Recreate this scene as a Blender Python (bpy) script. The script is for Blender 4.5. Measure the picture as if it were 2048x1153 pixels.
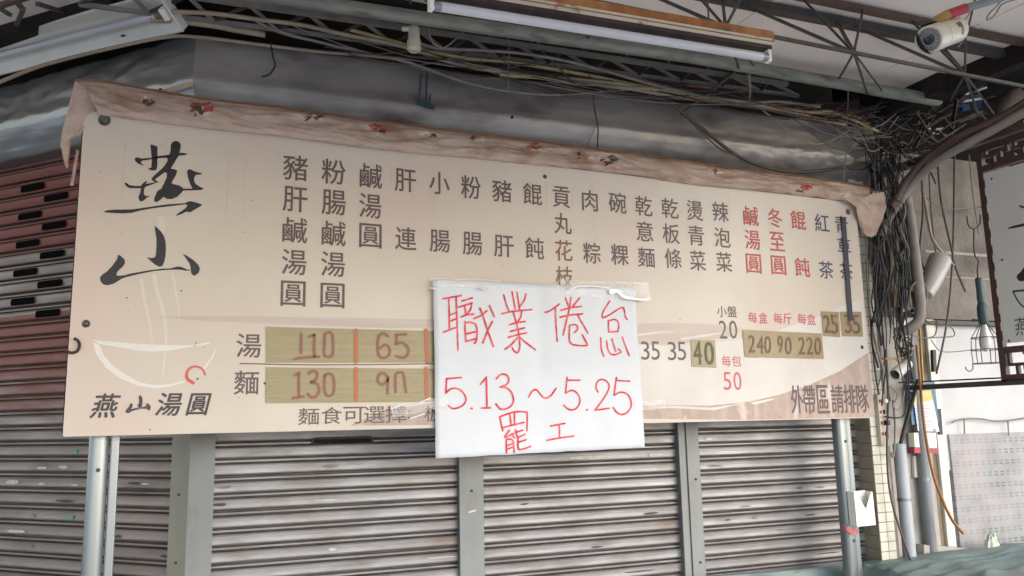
import bpy, bmesh, math, random
from mathutils import Vector, Matrix, noise, geometry
R = math.radians
random.seed(7)
scn = bpy.context.scene
for o in list(bpy.data.objects):
    bpy.data.objects.remove(o)
C = scn.collection

# ------------------------------------------------------------------ camera
FPX, CX, CY = 1642.31, 1024.0, 576.5
yaw, pitch, roll = 0.426276, 0.160903, -0.0206455
O = Vector((0, 0, 1.62))
fw = Vector((math.sin(yaw) * math.cos(pitch), math.cos(yaw) * math.cos(pitch), math.sin(pitch)))
r0 = Vector((math.cos(yaw), -math.sin(yaw), 0)); u0 = r0.cross(fw)
RT = r0 * math.cos(roll) + u0 * math.sin(roll)
UP = u0 * math.cos(roll) - r0 * math.sin(roll)
cam = bpy.data.cameras.new('camera'); co = bpy.data.objects.new('camera', cam); C.objects.link(co)
cam.sensor_width = 36; cam.sensor_fit = 'HORIZONTAL'; cam.lens = FPX / 2048 * 36
cam.clip_start = 0.02; cam.clip_end = 2000
m3 = Matrix((RT, UP, -fw)).transposed()
co.matrix_world = Matrix.Translation(O) @ m3.to_4x4()
scn.camera = co

# ------------------------------------------------------------------ light
SUN_EL, SUN_ROT = 32, 154          # overcast: a broad veiled sun behind the photographer's right shoulder
w = bpy.data.worlds.new('World'); scn.world = w; w.use_nodes = True
nt = w.node_tree; bg = nt.nodes['Background']
sky = nt.nodes.new('ShaderNodeTexSky'); sky.sky_type = 'NISHITA'; sky.sun_disc = False
sky.sun_elevation = R(SUN_EL); sky.sun_rotation = R(SUN_ROT)
sky.air_density = 1.0; sky.dust_density = 1.2; sky.ozone_density = 1.0
nt.links.new(sky.outputs[0], bg.inputs[0]); bg.inputs[1].default_value = 0.15
sl = bpy.data.lights.new('sun', 'SUN'); sl.energy = .5; sl.angle = R(70); sl.color = (1, .985, .96)
so = bpy.data.objects.new('sun', sl); C.objects.link(so)
sd = Vector((math.sin(R(SUN_ROT)) * math.cos(R(SUN_EL)), math.cos(R(SUN_ROT)) * math.cos(R(SUN_EL)), math.sin(R(SUN_EL))))
so.rotation_euler = (-sd).to_track_quat('-Z', 'Y').to_euler()
scn.view_settings.view_transform = 'Standard'; scn.view_settings.look = 'None'
scn.view_settings.exposure = 1.80; scn.view_settings.gamma = 1
scn.cycles.max_bounces = 10; scn.cycles.diffuse_bounces = 6
scn.cycles.use_denoising = True

# ------------------------------------------------------------------ planes of the place
def ray(x, y): return fw + RT * ((x - CX) / FPX) - UP * ((y - CY) / FPX)
def PY(x, y, Y): d = ray(x, y); return O + d * (Y / d.y)
def PZ(x, y, Z): d = ray(x, y); return O + d * ((Z - O.z) / d.z)
def PX(x, y, X): d = ray(x, y); return O + d * (X / d.x)
def PD(x, y, D): d = ray(x, y); return O + d * D      # depth along the optical axis
def pj(p): d = Vector(p) - O; return CX + FPX * d.dot(RT) / d.dot(fw), CY - FPX * d.dot(UP) / d.dot(fw)
A = PY(385, 1000, 3.46); A.z = 0                       # foot of the building corner
th = R(3.2); uF = Vector((math.cos(th), -math.sin(th), 0)); nF = Vector((-math.sin(th), -math.cos(th), 0))
al = R(-42.1); uL = Vector((math.sin(al), math.cos(al), 0)); nL = Vector((-math.cos(al), math.sin(al), 0))
ZV = Vector((0, 0, 1))
def onp(x, y, p0, n): d = ray(x, y); return O + d * ((p0 - O).dot(n) / d.dot(n))
def PF(x, y, off=0.0): return onp(x, y, A + nF * off, nF)
def PL(x, y, off=0.0): return onp(x, y, A + nL * off, nL)
def WF(s, off, z): return A + uF * s + nF * off + ZV * z
def WL(s, off, z): return A + uL * s + nL * off + ZV * z

# ------------------------------------------------------------------ object helpers
def wloc(o):
    v = Vector((0, 0, 0))
    while o: v += o.location; o = o.parent
    return v
def tag(o, label=None, cat=None, group=None, kind=None):
    if label: o['label'] = label
    if cat: o['category'] = cat
    if group: o['group'] = group
    if kind: o['kind'] = kind
    return o
def thing(name, label, cat, loc, group=None):
    o = bpy.data.objects.new(name, None); C.objects.link(o); o.location = Vector(loc); o.empty_display_size = .05
    return tag(o, label, cat, group)
class MB:
    def __init__(s): s.v = []; s.f = []; s.m = []; s.sm = []; s.es = False
    def add(s, vs, fs, mi=0, smooth=False):
        b = len(s.v); s.v += [Vector(p) for p in vs]
        for f in fs: s.f.append([i + b for i in f]); s.m.append(mi); s.sm.append(smooth)
    def hexa(s, p, mi=0):      # 8 corner points: bottom ring 0-3, top ring 4-7
        s.add(p, [(3, 2, 1, 0), (4, 5, 6, 7), (0, 1, 5, 4), (1, 2, 6, 5), (2, 3, 7, 6), (3, 0, 4, 7)], mi)
    def box(s, c, sx, sy, sz, ux=Vector((1, 0, 0)), uy=Vector((0, 1, 0)), uz=ZV, mi=0):
        c = Vector(c); a = ux * sx / 2; b = uy * sy / 2; d = uz * sz / 2
        s.hexa([c - a - b - d, c + a - b - d, c + a + b - d, c - a + b - d, c - a - b + d, c + a - b + d, c + a + b + d, c - a + b + d], mi)
    def bar(s, p, q, w, h=None, mi=0, up=ZV):
        p = Vector(p); q = Vector(q); d = (q - p); L = d.length; d.normalize()
        x = d.cross(up)
        if x.length < 1e-4: x = Vector((1, 0, 0))
        x.normalize(); y = x.cross(d)
        s.box((p + q) / 2, L, w, h or w, d, x, y, mi)
    def tube(s, pts, r, n=8, mi=0, cap=True, smooth=True, radii=None):
        pts = [Vector(p) for p in pts]; k = len(pts); rings = []
        t0 = (pts[1] - pts[0]).normalized(); a = t0.orthogonal().normalized()
        for i in range(k):
            t = (pts[min(i + 1, k - 1)] - pts[max(i - 1, 0)]).normalized()
            a = (a - t * a.dot(t)).normalized(); b = t.cross(a); rr = radii[i] if radii else r
            rings.append([pts[i] + (a * math.cos(2 * math.pi * j / n) + b * math.sin(2 * math.pi * j / n)) * rr for j in range(n)])
        vs = [p for g in rings for p in g]
        fs = [(i * n + j, i * n + (j + 1) % n, (i + 1) * n + (j + 1) % n, (i + 1) * n + j) for i in range(k - 1) for j in range(n)]
        s.add(vs, fs, mi, smooth)
        if cap: s.add(rings[0], [tuple(reversed(range(n)))], mi); s.add(rings[-1], [tuple(range(n))], mi)
    def lathe(s, p, axis, prof, n=20, mi=0, smooth=True):   # prof: (distance along axis, radius)
        p = Vector(p); ax = Vector(axis).normalized(); s.es = True
        a = ax.orthogonal().normalized(); b = ax.cross(a)
        rings = [[p + ax * d + (a * math.cos(2 * math.pi * j / n) + b * math.sin(2 * math.pi * j / n)) * max(r, 1e-4) for j in range(n)] for d, r in prof]; k = len(prof)
        s.add([q for g in rings for q in g] , [(i * n + j, i * n + (j + 1) % n, (i + 1) * n + (j + 1) % n, (i + 1) * n + j) for i in range(k - 1) for j in range(n)], mi, smooth)
        s.add(rings[0], [tuple(reversed(range(n)))], mi); s.add(rings[-1], [tuple(range(n))], mi)
    def grid(s, P, mi=0, smooth=True):
        a = len(P); b = len(P[0])
        s.add([q for row in P for q in row], [(i * b + j, i * b + j + 1, (i + 1) * b + j + 1, (i + 1) * b + j) for i in range(a - 1) for j in range(b - 1)], mi, smooth)
    def poly(s, pts, mi=0):
        vs = [Vector(p) for p in pts]
        for t in geometry.tessellate_polygon([vs]): s.add([vs[i] for i in t], [(0, 1, 2)], mi)
    def build(s, name, mats, parent=None, bevel=0.0):
        me = bpy.data.meshes.new(name); off = wloc(parent) if parent else Vector((0, 0, 0))
        loc = Vector((0, 0, 0))
        if not parent and s.v:
            xs = [v.x for v in s.v]; ys = [v.y for v in s.v]; loc = Vector(((min(xs) + max(xs)) / 2, (min(ys) + max(ys)) / 2, min(v.z for v in s.v))); off = loc
        me.from_pydata([v - off for v in s.v], [], s.f)
        for m in (mats if isinstance(mats, (list, tuple)) else [mats]): me.materials.append(m)
        me.polygons.foreach_set('material_index', s.m); me.polygons.foreach_set('use_smooth', s.sm); me.update()
        o = bpy.data.objects.new(name, me); C.objects.link(o); o.location = loc
        if parent: o.parent = parent
        if s.es: b = o.modifiers.new('edges', 'EDGE_SPLIT'); b.split_angle = R(38)
        if bevel:
            b = o.modifiers.new('bevel', 'BEVEL'); b.width = bevel; b.segments = 2; b.limit_method = 'ANGLE'
        return o
def smooth_path(pts, n=6):
    P = [Vector(p) for p in pts]
    if len(P) < 3: return P
    P = [P[0] * 2 - P[1]] + P + [P[-1] * 2 - P[-2]]; out = []
    for i in range(1, len(P) - 2):
        a, b, c, d = P[i - 1:i + 3]
        for j in range(n):
            t = j / n
            out.append(.5 * ((2 * b) + (c - a) * t + (2 * a - 5 * b + 4 * c - d) * t * t + (3 * b - a - 3 * c + d) * t ** 3))
    return out + [P[-2]]
def nz(p, s=1.0): return noise.noise(Vector(p) * s)

# ------------------------------------------------------------------ materials
def mat(name, col, col2=None, scale=8.0, rough=.6, metal=0.0, bump=0.0, bscale=None, stretch=(1, 1, 1), lo=.4, hi=.65,
        stain=None, sscale=3.0, slo=.55, shi=.7, detail=6, spec=.5, alpha=1.0, rvar=.12, trans=0.0):
    m = bpy.data.materials.new(name); m.use_nodes = True; n = m.node_tree.nodes; l = m.node_tree.links
    b = n['Principled BSDF']; b.inputs['Roughness'].default_value = rough; b.inputs['Metallic'].default_value = metal
    b.inputs['Specular IOR Level'].default_value = spec; b.inputs['Alpha'].default_value = alpha
    b.inputs['Transmission Weight'].default_value = trans
    tc = n.new('ShaderNodeTexCoord'); mp = n.new('ShaderNodeMapping'); l.new(tc.outputs['Object'], mp.inputs[0]); mp.inputs['Scale'].default_value = stretch
    def nzt(sc, d=detail):
        t = n.new('ShaderNodeTexNoise'); t.inputs['Scale'].default_value = sc; t.inputs['Detail'].default_value = d; l.new(mp.outputs[0], t.inputs['Vector']); return t
    def ramp(src, a, c):
        r = n.new('ShaderNodeMapRange'); r.inputs[1].default_value = a; r.inputs[2].default_value = c; l.new(src, r.inputs[0]); return r.outputs[0]
    def mix(fac, x, y):
        k = n.new('ShaderNodeMix'); k.data_type = 'RGBA'; l.new(fac, k.inputs[0])
        for s_, v in ((6, x), (7, y)):
            if isinstance(v, tuple): k.inputs[s_].default_value = (*v, 1)
            else: l.new(v, k.inputs[s_])
        return k.outputs[2]
    t = nzt(scale); c = mix(ramp(t.outputs[0], lo, hi), col, col2 if col2 else tuple(x * .8 for x in col))
    if stain: c = mix(ramp(nzt(sscale, 8).outputs[0], slo, shi), c, stain)
    l.new(c, b.inputs['Base Color'])
    rv = n.new('ShaderNodeMapRange'); rv.inputs[3].default_value = max(rough - rvar, .02); rv.inputs[4].default_value = min(rough + rvar, 1); l.new(t.outputs[0], rv.inputs[0]); l.new(rv.outputs[0], b.inputs['Roughness'])
    if bump:
        bt = nzt(bscale or scale * 2); bn = n.new('ShaderNodeBump'); bn.inputs['Strength'].default_value = 1; bn.inputs['Distance'].default_value = bump
        l.new(bt.outputs[0], bn.inputs['Height']); l.new(bn.outputs[0], b.inputs['Normal'])
    m['c'] = 1
    return m
M = {}
M['board'] = mat('sign_print', (.59, .51, .415), (.53, .455, .37), 1.5, .40, stain=(.60, .455, .385), sscale=1.5, slo=.48, shi=.72, bump=.0012, bscale=2.2, lo=.35, hi=.7)
M['pale'] = mat('sign_print_pale', (.61, .565, .51), (.57, .52, .465), 5, .42, stain=(.58, .50, .44), sscale=6, slo=.6, shi=.75)
M['pink'] = mat('sign_print_pink', (.37, .265, .215), (.45, .335, .28), 22, .45, stretch=(1, 1, .5), stain=(.66, .55, .48), sscale=9, slo=.56, shi=.7)
M['pink2'] = mat('sign_print_faint', (.475, .37, .32), (.56, .46, .39), 9, .45, stretch=(.3, 1, 2.2), lo=.35, hi=.7)
M['ink'] = mat('ink_brown', (.105, .068, .062), (.13, .085, .078), 30, .5)
M['ink_red'] = mat('ink_red', (.42, .045, .04), (.48, .07, .06), 30, .5)
M['ink_pink'] = mat('ink_pink', (.50, .07, .11), (.55, .10, .13), 30, .5)
M['ink_rust'] = mat('ink_rust_brown', (.19, .075, .05), (.23, .09, .06), 30, .5)
M['ink_navy'] = mat('ink_navy', (.045, .045, .085), (.06, .06, .11), 30, .5)
M['brush'] = mat('brush_ink', (.010, .009, .014), (.016, .014, .022), 20, .45)
M['drip'] = mat('drip_stain', (.545, .455, .355), (.56, .475, .385), 9, .45)
M['washer'] = mat('dull_washer', (.16, .14, .12), (.09, .08, .07), 60, .45, .6)
M['brushb'] = mat('brush_ink_brown', (.045, .030, .036), (.06, .042, .048), 20, .5)
M['bowl'] = mat('print_white', (.69, .645, .58), (.66, .61, .55), 20, .45)
M['steam'] = mat('print_steam', (.63, .55, .465), (.615, .535, .45), 20, .45)
M['ring'] = mat('print_ring_red', (.55, .06, .05), (.60, .12, .10), 20, .45)
M['paper'] = mat('paper', (.70, .70, .71), (.675, .675, .69), 6, .75, bump=.0015, bscale=5, spec=.25)
M['marker'] = mat('red_marker', (.62, .025, .045), (.82, .17, .18), 38, .6, spec=.2)
M['tapek'] = mat('khaki_tape', (.245, .19, .082), (.30, .238, .112), 14, .32, stretch=(.3, 1, 4), bump=.0012, bscale=26)
M['tapeb'] = mat('tan_tape', (.30, .225, .11), (.26, .19, .09), 10, .4, bump=.0008, bscale=20)
M['old_red'] = mat('faded_red_pen', (.23, .07, .05), (.28, .12, .075), 20, .5, lo=.3, hi=.8)
M['old_brown'] = mat('faded_brown_pen', (.13, .055, .03), (.17, .08, .045), 25, .5)
M['olive_pen'] = mat('olive_pen', (.075, .06, .012), (.09, .075, .02), 25, .5)
M['stripe'] = mat('orange_stripe', (.48, .13, .045), (.40, .13, .06), 20, .5)
M['black'] = mat('black_tape', (.022, .02, .032), (.03, .028, .04), 20, .45)
M['clear'] = mat('clear_tape', (.9, .9, .9), (.85, .85, .85), 12, .12, alpha=.20, bump=.006, bscale=16, stretch=(.6, 1, 1.4), rvar=.06, spec=1.0)
M['galv'] = mat('shutter_metal', (.325, .312, .31), (.24, .224, .22), 4.5, .42, .42, .0005, 14, (1, 1, 3.5), stain=(.19, .155, .135), sscale=3.2, slo=.48, shi=.72)
M['groove_shade'] = mat('slat_groove_shade', (.14, .118, .11), (.095, .08, .075), 9, .75, .0, stretch=(1, 1, 4), spec=.15)  # dark tone stands in for the shade inside the slat grooves
M['post'] = mat('galvanised_post', (.215, .22, .215), (.165, .17, .165), 5, .48, .5, .0010, 20, (1, 1, .3), stain=(.15, .115, .085), sscale=9, slo=.60, shi=.72)
M['postw'] = mat('painted_corner_post', (.27, .25, .195), (.22, .205, .165), 6, .55, .2, .0008, 20, (1, 1, .4), stain=(.18, .13, .09), sscale=7, slo=.66, shi=.8)
M['alu'] = mat('aluminium', (.27, .285, .285), (.215, .23, .23), 5, .36, .7, .0006, 14, (1, 1, .2), stain=(.20, .19, .17), sscale=10, slo=.62, shi=.74)
M['hood'] = mat('hood_sheet_metal', (.40, .37, .34), (.30, .275, .25), 3.4, .46, .55, .0035, 9.0, (.6, 1, 1.5), stain=(.15, .12, .10), sscale=4.5, slo=.52, shi=.72)
M['hood2'] = mat('hood_bright_metal', (.42, .415, .395), (.30, .295, .28), 2.6, .33, .75, .007, 5, (.35, .35, 2.6), stain=(.24, .22, .19), sscale=2.6, slo=.55, shi=.8)
M['cloth'] = mat('cover_fabric', (.54, .405, .32), (.46, .33, .255), 9, .8, bump=.006, bscale=34, stretch=(1, 1, 1.6), stain=(.33, .195, .125), sscale=7, slo=.52, shi=.70, spec=.2)
M['binding'] = mat('brown_edge_binding', (.27, .135, .075), (.20, .10, .06), 12, .8)
M['clothred'] = mat('fabric_print_red', (.42, .04, .035), (.38, .12, .09), 40, .8)
M['clothdark'] = mat('fabric_print_dark', (.07, .035, .03), (.16, .09, .07), 60, .8)
M['clothpale'] = mat('fabric_print_cream', (.66, .56, .42), (.60, .45, .33), 40, .8)
M['rust'] = mat('rust', (.27, .095, .028), (.38, .17, .055), 16, .8, .1, .002, 40, stain=(.13, .05, .025), sscale=8)
M['rustw'] = mat('rusting_enamel', (.52, .46, .34), (.46, .39, .27), 9, .5, .0, .001, 30, (1, 2, 2), stain=(.22, .08, .03), sscale=11, slo=.55, shi=.62)
M['rustframe'] = mat('rusty_angle_iron', (.055, .030, .028), (.035, .022, .022), 14, .75, .2, .001, 40)
M['enamel'] = mat('white_enamel', (.66, .64, .57), (.60, .58, .50), 7, .35, stain=(.40, .36, .28), sscale=5, slo=.62, shi=.8)
M['tube'] = mat('lamp_glass', (.56, .545, .55), (.50, .49, .49), 4, .18, spec=.7)
M['plastw'] = mat('white_plastic', (.80, .78, .70), (.75, .73, .64), 9, .35)
M['brown_pl'] = mat('brown_lamp_end', (.16, .10, .06), (.22, .15, .09), 30, .5)
M['ceil'] = mat('ceiling_sheet', (.84, .76, .68), (.77, .69, .615), 1.4, .6, stain=(.66, .575, .50), sscale=1.1, slo=.55, shi=.8, bump=.002, bscale=2)
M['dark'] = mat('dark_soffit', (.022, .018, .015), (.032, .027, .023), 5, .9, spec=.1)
M['void'] = mat('black_hole', (.004, .004, .004), (.005, .005, .005), 5, .95, spec=.05)
M['teal_chip'] = mat('teal_paint', (.10, .26, .27), (.16, .30, .30), 40, .6)
M['chip'] = mat('pale_paint', (.55, .52, .47), (.44, .41, .37), 40, .6)
M['iron'] = mat('dark_iron', (.055, .052, .048), (.085, .075, .065), 20, .6, .3, stain=(.13, .07, .04), sscale=12, slo=.6, shi=.75)
M['ironbrown'] = mat('brown_iron', (.12, .075, .055), (.09, .06, .045), 16, .6, .2)
M['pipe'] = mat('green_grey_pipe', (.235, .24, .195), (.175, .18, .15), 9, .5, .2, .001, 30, (1, 4, 4), stain=(.10, .09, .07), sscale=6)
M['beige'] = mat('beige_cable', (.34, .27, .19), (.27, .21, .15), 14, .55)
M['yell'] = mat('yellowed_cable', (.46, .35, .18), (.38, .28, .14), 14, .5)
M['greyc'] = mat('grey_cable', (.22, .20, .175), (.17, .155, .135), 14, .6)
M['brownc'] = mat('brown_cable', (.10, .065, .05), (.075, .05, .04), 14, .55)
M['blackc'] = mat('black_cable', (.018, .016, .016), (.03, .026, .024), 14, .5)
M['orangec'] = mat('orange_brown_cable', (.34, .15, .045), (.26, .11, .035), 10, .5)
M['pvc'] = mat('grey_pvc', (.42, .44, .46), (.36, .38, .40), 6, .4, stain=(.26, .25, .23), sscale=4, slo=.6, shi=.8)
M['pvcd'] = mat('dark_pvc', (.20, .21, .22), (.16, .165, .17), 6, .5)
M['pvcbrown'] = mat('dusty_pvc', (.27, .235, .20), (.20, .175, .15), 6, .6, stain=(.12, .10, .08), sscale=5)
M['conc'] = mat('weathered_concrete', (.24, .205, .175), (.18, .152, .13), 7, .9, 0, .006, 45, stain=(.12, .10, .083), sscale=3, slo=.56, shi=.75)
M['concl'] = mat('pale_concrete', (.44, .40, .36), (.36, .33, .295), 9, .9, 0, .004, 40, stain=(.24, .20, .17), sscale=5, slo=.55, shi=.7)
M['mortar'] = mat('mortar', (.40, .37, .32), (.34, .31, .27), 20, .9, 0, .003, 60)
M['wallw'] = mat('white_wall', (.60, .575, .56), (.54, .515, .50), 3, .75, stain=(.46, .43, .41), sscale=2, slo=.55, shi=.8)
M['tilew'] = mat('cream_tile', (.66, .62, .52), (.60, .56, .46), 12, .25, stain=(.45, .40, .32), sscale=8, slo=.6, shi=.75)
M['tileb'] = mat('brown_tile', (.34, .28, .20), (.29, .24, .17), 10, .3, stain=(.20, .16, .11), sscale=7)
M['grout'] = mat('grout', (.16, .13, .11), (.22, .18, .15), 20, .9)
M['woodred'] = mat('red_brown_wood', (.075, .034, .028), (.055, .026, .022), 12, .5, stretch=(3, 3, .6))
M['woodb'] = mat('dusty_wood', (.22, .165, .11), (.17, .125, .08), 12, .7, stretch=(3, 3, .5))
M['signw'] = mat('hanging_sign_print', (.62, .61, .56), (.58, .57, .52), 3, .5)
M['teal'] = mat('dark_teal_rubber', (.035, .06, .065), (.05, .08, .085), 20, .5)
M['glass'] = mat('clouded_bulb', (.72, .70, .66), (.66, .64, .60), 4, .15, spec=.7)
M['camw'] = mat('ivory_plastic', (.60, .55, .43), (.54, .48, .37), 8, .35)
M['camf'] = mat('camera_window', (.33, .295, .29), (.27, .24, .24), 40, .15)
M['lens'] = mat('lens_glass', (.012, .012, .016), (.02, .02, .025), 5, .05, spec=1)
M['led'] = mat('led_bead', (.12, .11, .12), (.16, .15, .15), 5, .2)
M['redt'] = mat('red_tape', (.42, .035, .045), (.34, .03, .04), 12, .45)
M['mustard'] = mat('mustard_tape', (.42, .25, .07), (.33, .19, .05), 12, .55)
M['bluepl'] = mat('blue_plastic', (.05, .16, .24), (.04, .12, .19), 10, .4)
M['notew'] = mat('printed_note', (.80, .80, .86), (.74, .74, .82), 30, .6)
M['notey'] = mat('note_yellow', (.72, .48, .10), (.70, .55, .25), 30, .6)
M['inkb'] = mat('fine_print', (.28, .28, .36), (.34, .34, .42), 60, .6)
M['cloudy'] = mat('cloudy_plastic', (.42, .39, .365), (.36, .33, .31), 5, .35, stain=(.28, .25, .23), sscale=4)
M['tarp'] = mat('green_tarpaulin', (.15, .20, .185), (.115, .165, .15), 3, .45, bump=.004, bscale=9, stain=(.15, .20, .185), sscale=4)
M['bag'] = mat('pale_green_bag', (.44, .49, .38), (.38, .43, .33), 10, .4, bump=.01, bscale=14)
M['ground'] = mat('paving', (.50, .49, .475), (.44, .43, .42), 2, .85, 0, .004, 12, stain=(.27, .265, .26), sscale=.8)
M['blue'] = mat('blue_sheet', (.05, .13, .30), (.04, .10, .24), 8, .5)
M['strut'] = mat('galvanised_strut', (.62, .60, .57), (.52, .50, .47), 8, .5)
M['bluepaint'] = mat('blue_paint', (.02, .05, .075), (.03, .065, .09), 30, .6)
M['sack'] = mat('brown_sack', (.17, .14, .12), (.13, .105, .09), 9, .85, bump=.01, bscale=12)
M['redcloth'] = mat('faded_red_ribbon', (.45, .10, .10), (.50, .16, .15), 20, .7)

def rust_shutter_material():
    m = M['galvl'] = mat('corner_shutter_metal', (.32, .255, .22), (.25, .195, .168), 3.0, .46, .4, .0006, 16, (1, 1, 3.5), stain=(.15, .112, .09), sscale=2.4, slo=.54, shi=.76)
    n = m.node_tree.nodes; l = m.node_tree.links; b = n['Principled BSDF']
    src = b.inputs['Base Color'].links[0].from_socket
    g = n.new('ShaderNodeNewGeometry'); sp = n.new('ShaderNodeSeparateXYZ'); l.new(g.outputs['Position'], sp.inputs[0])
    cr = n.new('ShaderNodeValToRGB'); mr = n.new('ShaderNodeMapRange'); mr.inputs[1].default_value = 1.4; mr.inputs[2].default_value = 3.0; l.new(sp.outputs[2], mr.inputs[0]); l.new(mr.outputs[0], cr.inputs[0])
    e = cr.color_ramp; e.interpolation = 'LINEAR'
    def z2(z): return (z - 1.4) / 1.6
    stops = [(1.62, .15), (1.78, .40), (2.02, .62), (2.13, .60), (2.135, .08), (2.42, .05), (2.425, .9), (2.85, .95)]
    e.elements[0].position = z2(stops[0][0]); e.elements[0].color = (0, 0, 0, 1)
    e.elements[1].position = z2(stops[-1][0]); e.elements[1].color = (.95, .95, .95, 1)
    for z, v in stops[1:-1]:
        k = e.elements.new(z2(z)); k.color = (v, v, v, 1)
    t = n.new('ShaderNodeTexNoise'); t.inputs['Scale'].default_value = 3.2; t.inputs['Detail'].default_value = 7
    mp = n.new('ShaderNodeMapping'); mp.inputs['Scale'].default_value = (1.2, 1.2, 5); l.new(g.outputs['Position'], mp.inputs[0]); l.new(mp.outputs[0], t.inputs['Vector'])
    a = n.new('ShaderNodeMath'); a.operation = 'ADD'; l.new(cr.outputs[0], a.inputs[0]); l.new(t.outputs[0], a.inputs[1])
    r2 = n.new('ShaderNodeMapRange'); r2.inputs[1].default_value = .62; r2.inputs[2].default_value = .98; l.new(a.outputs[0], r2.inputs[0])
    k = n.new('ShaderNodeMix'); k.data_type = 'RGBA'; l.new(r2.outputs[0], k.inputs[0]); l.new(src, k.inputs[6]); k.inputs[7].default_value = (.215, .055, .034, 1)
    l.new(k.outputs[2], b.inputs['Base Color'])
    mm = n.new('ShaderNodeMapRange'); mm.inputs[3].default_value = .5; mm.inputs[4].default_value = .0; l.new(r2.outputs[0], mm.inputs[0]); l.new(mm.outputs[0], b.inputs['Metallic'])
rust_shutter_material()

# ------------------------------------------------------------------ lettering: outlines of the built-in font
GL = {}
def prepare_glyphs(keys):
    tmp = []
    for ch, bold in keys:
        cu = bpy.data.curves.new('t', 'FONT'); cu.body = ch; cu.resolution_u = 5
        o = bpy.data.objects.new('t', cu); C.objects.link(o); tmp.append((ch, bold, o, cu))
    dg = bpy.context.evaluated_depsgraph_get()
    for ch, bold, o, cu in tmp:
        me = bpy.data.meshes.new_from_object(o.evaluated_get(dg))
        vs = [(v.co.x, v.co.y) for v in me.vertices]; fs = [tuple(p.vertices) for p in me.polygons]
        if vs:
            x0 = min(v[0] for v in vs); x1 = max(v[0] for v in vs); y0 = min(v[1] for v in vs); y1 = max(v[1] for v in vs)
            GL[(ch, bold)] = ([((v[0] - x0) / max(x1 - x0, 1e-6) - .5, (v[1] - y0) / max(y1 - y0, 1e-6) - .5) for v in vs], fs)
        else: print('EMPTY GLYPH', ch)
        bpy.data.meshes.remove(me); bpy.data.objects.remove(o); bpy.data.curves.remove(cu)
YS = 3.0                                     # front face of the menu board
Bm = .010; Bb = .022
MENU = [  # colour, glyph width, glyph height, (character, x, y) ...
 ('ink', 50, 51, '豬 591 336 肝 590.5 399 鹹 590 461 湯 588.4 524.7 圓 586.4 587.6'),
 ('ink', 48.5, 50, '粉 667.4 344 腸 667.7 405.4 鹹 667.7 467.4 湯 666.2 528.8 圓 665.2 591.6'),
 ('ink', 45, 49, '鹹 742 352.6 湯 740.8 412.3 圓 741.1 472.1'),
 ('ink', 43, 46, '肝 811 361.3 連 811.7 477.7'),
 ('ink', 41, 44.5, '小 878.9 367.1 腸 879.9 482.7'),
 ('ink', 39.5, 46, '粉 942 375 腸 945 487.7'),
 ('ink', 39.5, 44, '豬 1004 382.5 肝 1007.8 492.7'),
 ('ink', 38, 43, '餛 1065 388.6 飩 1069 497'),
 ('ink', 35, 42, '貢 1122.8 394.6 丸 1125.7 447.6'),
 ('ink_rust', 35, 42, '花 1127.5 501.4 枝 1129 554'),
 ('ink', 35, 42, '肉 1179.8 401.6 粽 1183.8 506.6'),
 ('ink', 35, 42, '碗 1235 406 粿 1239.7 510'),
 ('ink', 34, 40, '乾 1287.5 412.6 意 1289.6 463.2 麵 1292.8 515.3'),
 ('ink', 34, 40, '乾 1339.9 417.3 板 1342.3 467.6 條 1346.3 517.6'),
 ('ink', 32, 40, '燙 1389.6 421.6 青 1392.2 471.4 菜 1395.7 521.7'),
 ('ink', 32, 39.5, '辣 1440.8 424.2 泡 1444.6 475.4 菜 1448 524.6'),
 ('ink_red', 30.5, 39, '鹹 1501.7 432.6 湯 1505 480 圓 1507.6 527.8'),
 ('ink_red', 29.5, 38, '冬 1550 436.5 至 1554.4 483.5 圓 1557.3 531.2'),
 ('ink_red', 30, 37.5, '餛 1596.4 440.7 飩 1604.5 534.9'),
 ('ink_navy', 29, 35.5, '紅 1644 446.2 茶 1652.6 540.4'),
 ('ink_navy', 26, 34, '青 1683 449.4 草 1688.5 493.6 茶 1692.8 543'),
]
SMALL = [
 ('ink', .010, 50, 48, '湯 498 691.7 麵 493 765.8', 'row heading reading 湯 and 麵'),
 ('ink', .004, 42, 34, '麵 617.6 833.3 食 663.4 831.5 可 707.7 831 選 748.5 830 擇 792 829', None),
 ('ink', .004, 34, 34, '板 866 827', None),
 ('ink', .006, 19, 22, '小 1443.7 623.5 盤 1464.2 623.5', None),
 ('ink', .0, 15.5, 36, '2 1446 659.7 0 1466.5 659.7', None),
 ('ink_pink', .008, 18.5, 22, '每 1452.5 722.5 包 1473 722.5', None),
 ('ink_pink', .0, 15.5, 36, '5 1454.5 762.5 0 1475 762.5', None),
 ('ink_pink', .008, 17.5, 22, '每 1505.5 635.5 盒 1526.5 636.5 每 1556 637 斤 1575 637.5 每 1604 638.5 盒 1622.5 639', None),
 ('ink', .0, 17, 37, '3 1290.5 701.7 5 1311 701.7 3 1344 702.6 5 1363.5 702.6', None),
 ('ink', .016, 25, 58, '外 1594 799.5 帶 1618.5 800 區 1646 799 請 1674.5 798.5 排 1699.5 798 隊 1725 798', None),
]
keys = set()
def trip(s):
    t = s.split(); return [(t[i], float(t[i + 1]), float(t[i + 2])) for i in range(0, len(t), 3)]
for c_, w_, h_, s_ in MENU: keys |= {(t[0], Bm) for t in trip(s_)}
for c_, b_, w_, h_, s_, l_ in SMALL: keys |= {(t[0], b_) for t in trip(s_)}
keys |= {(c, .020) for c in '湯圓燕'} | {(c, .004) for c in '0123456789'} | {('燕', .012)}
prepare_glyphs(sorted(keys))
NARROW = {'肉': .9, '1': .5}
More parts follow.
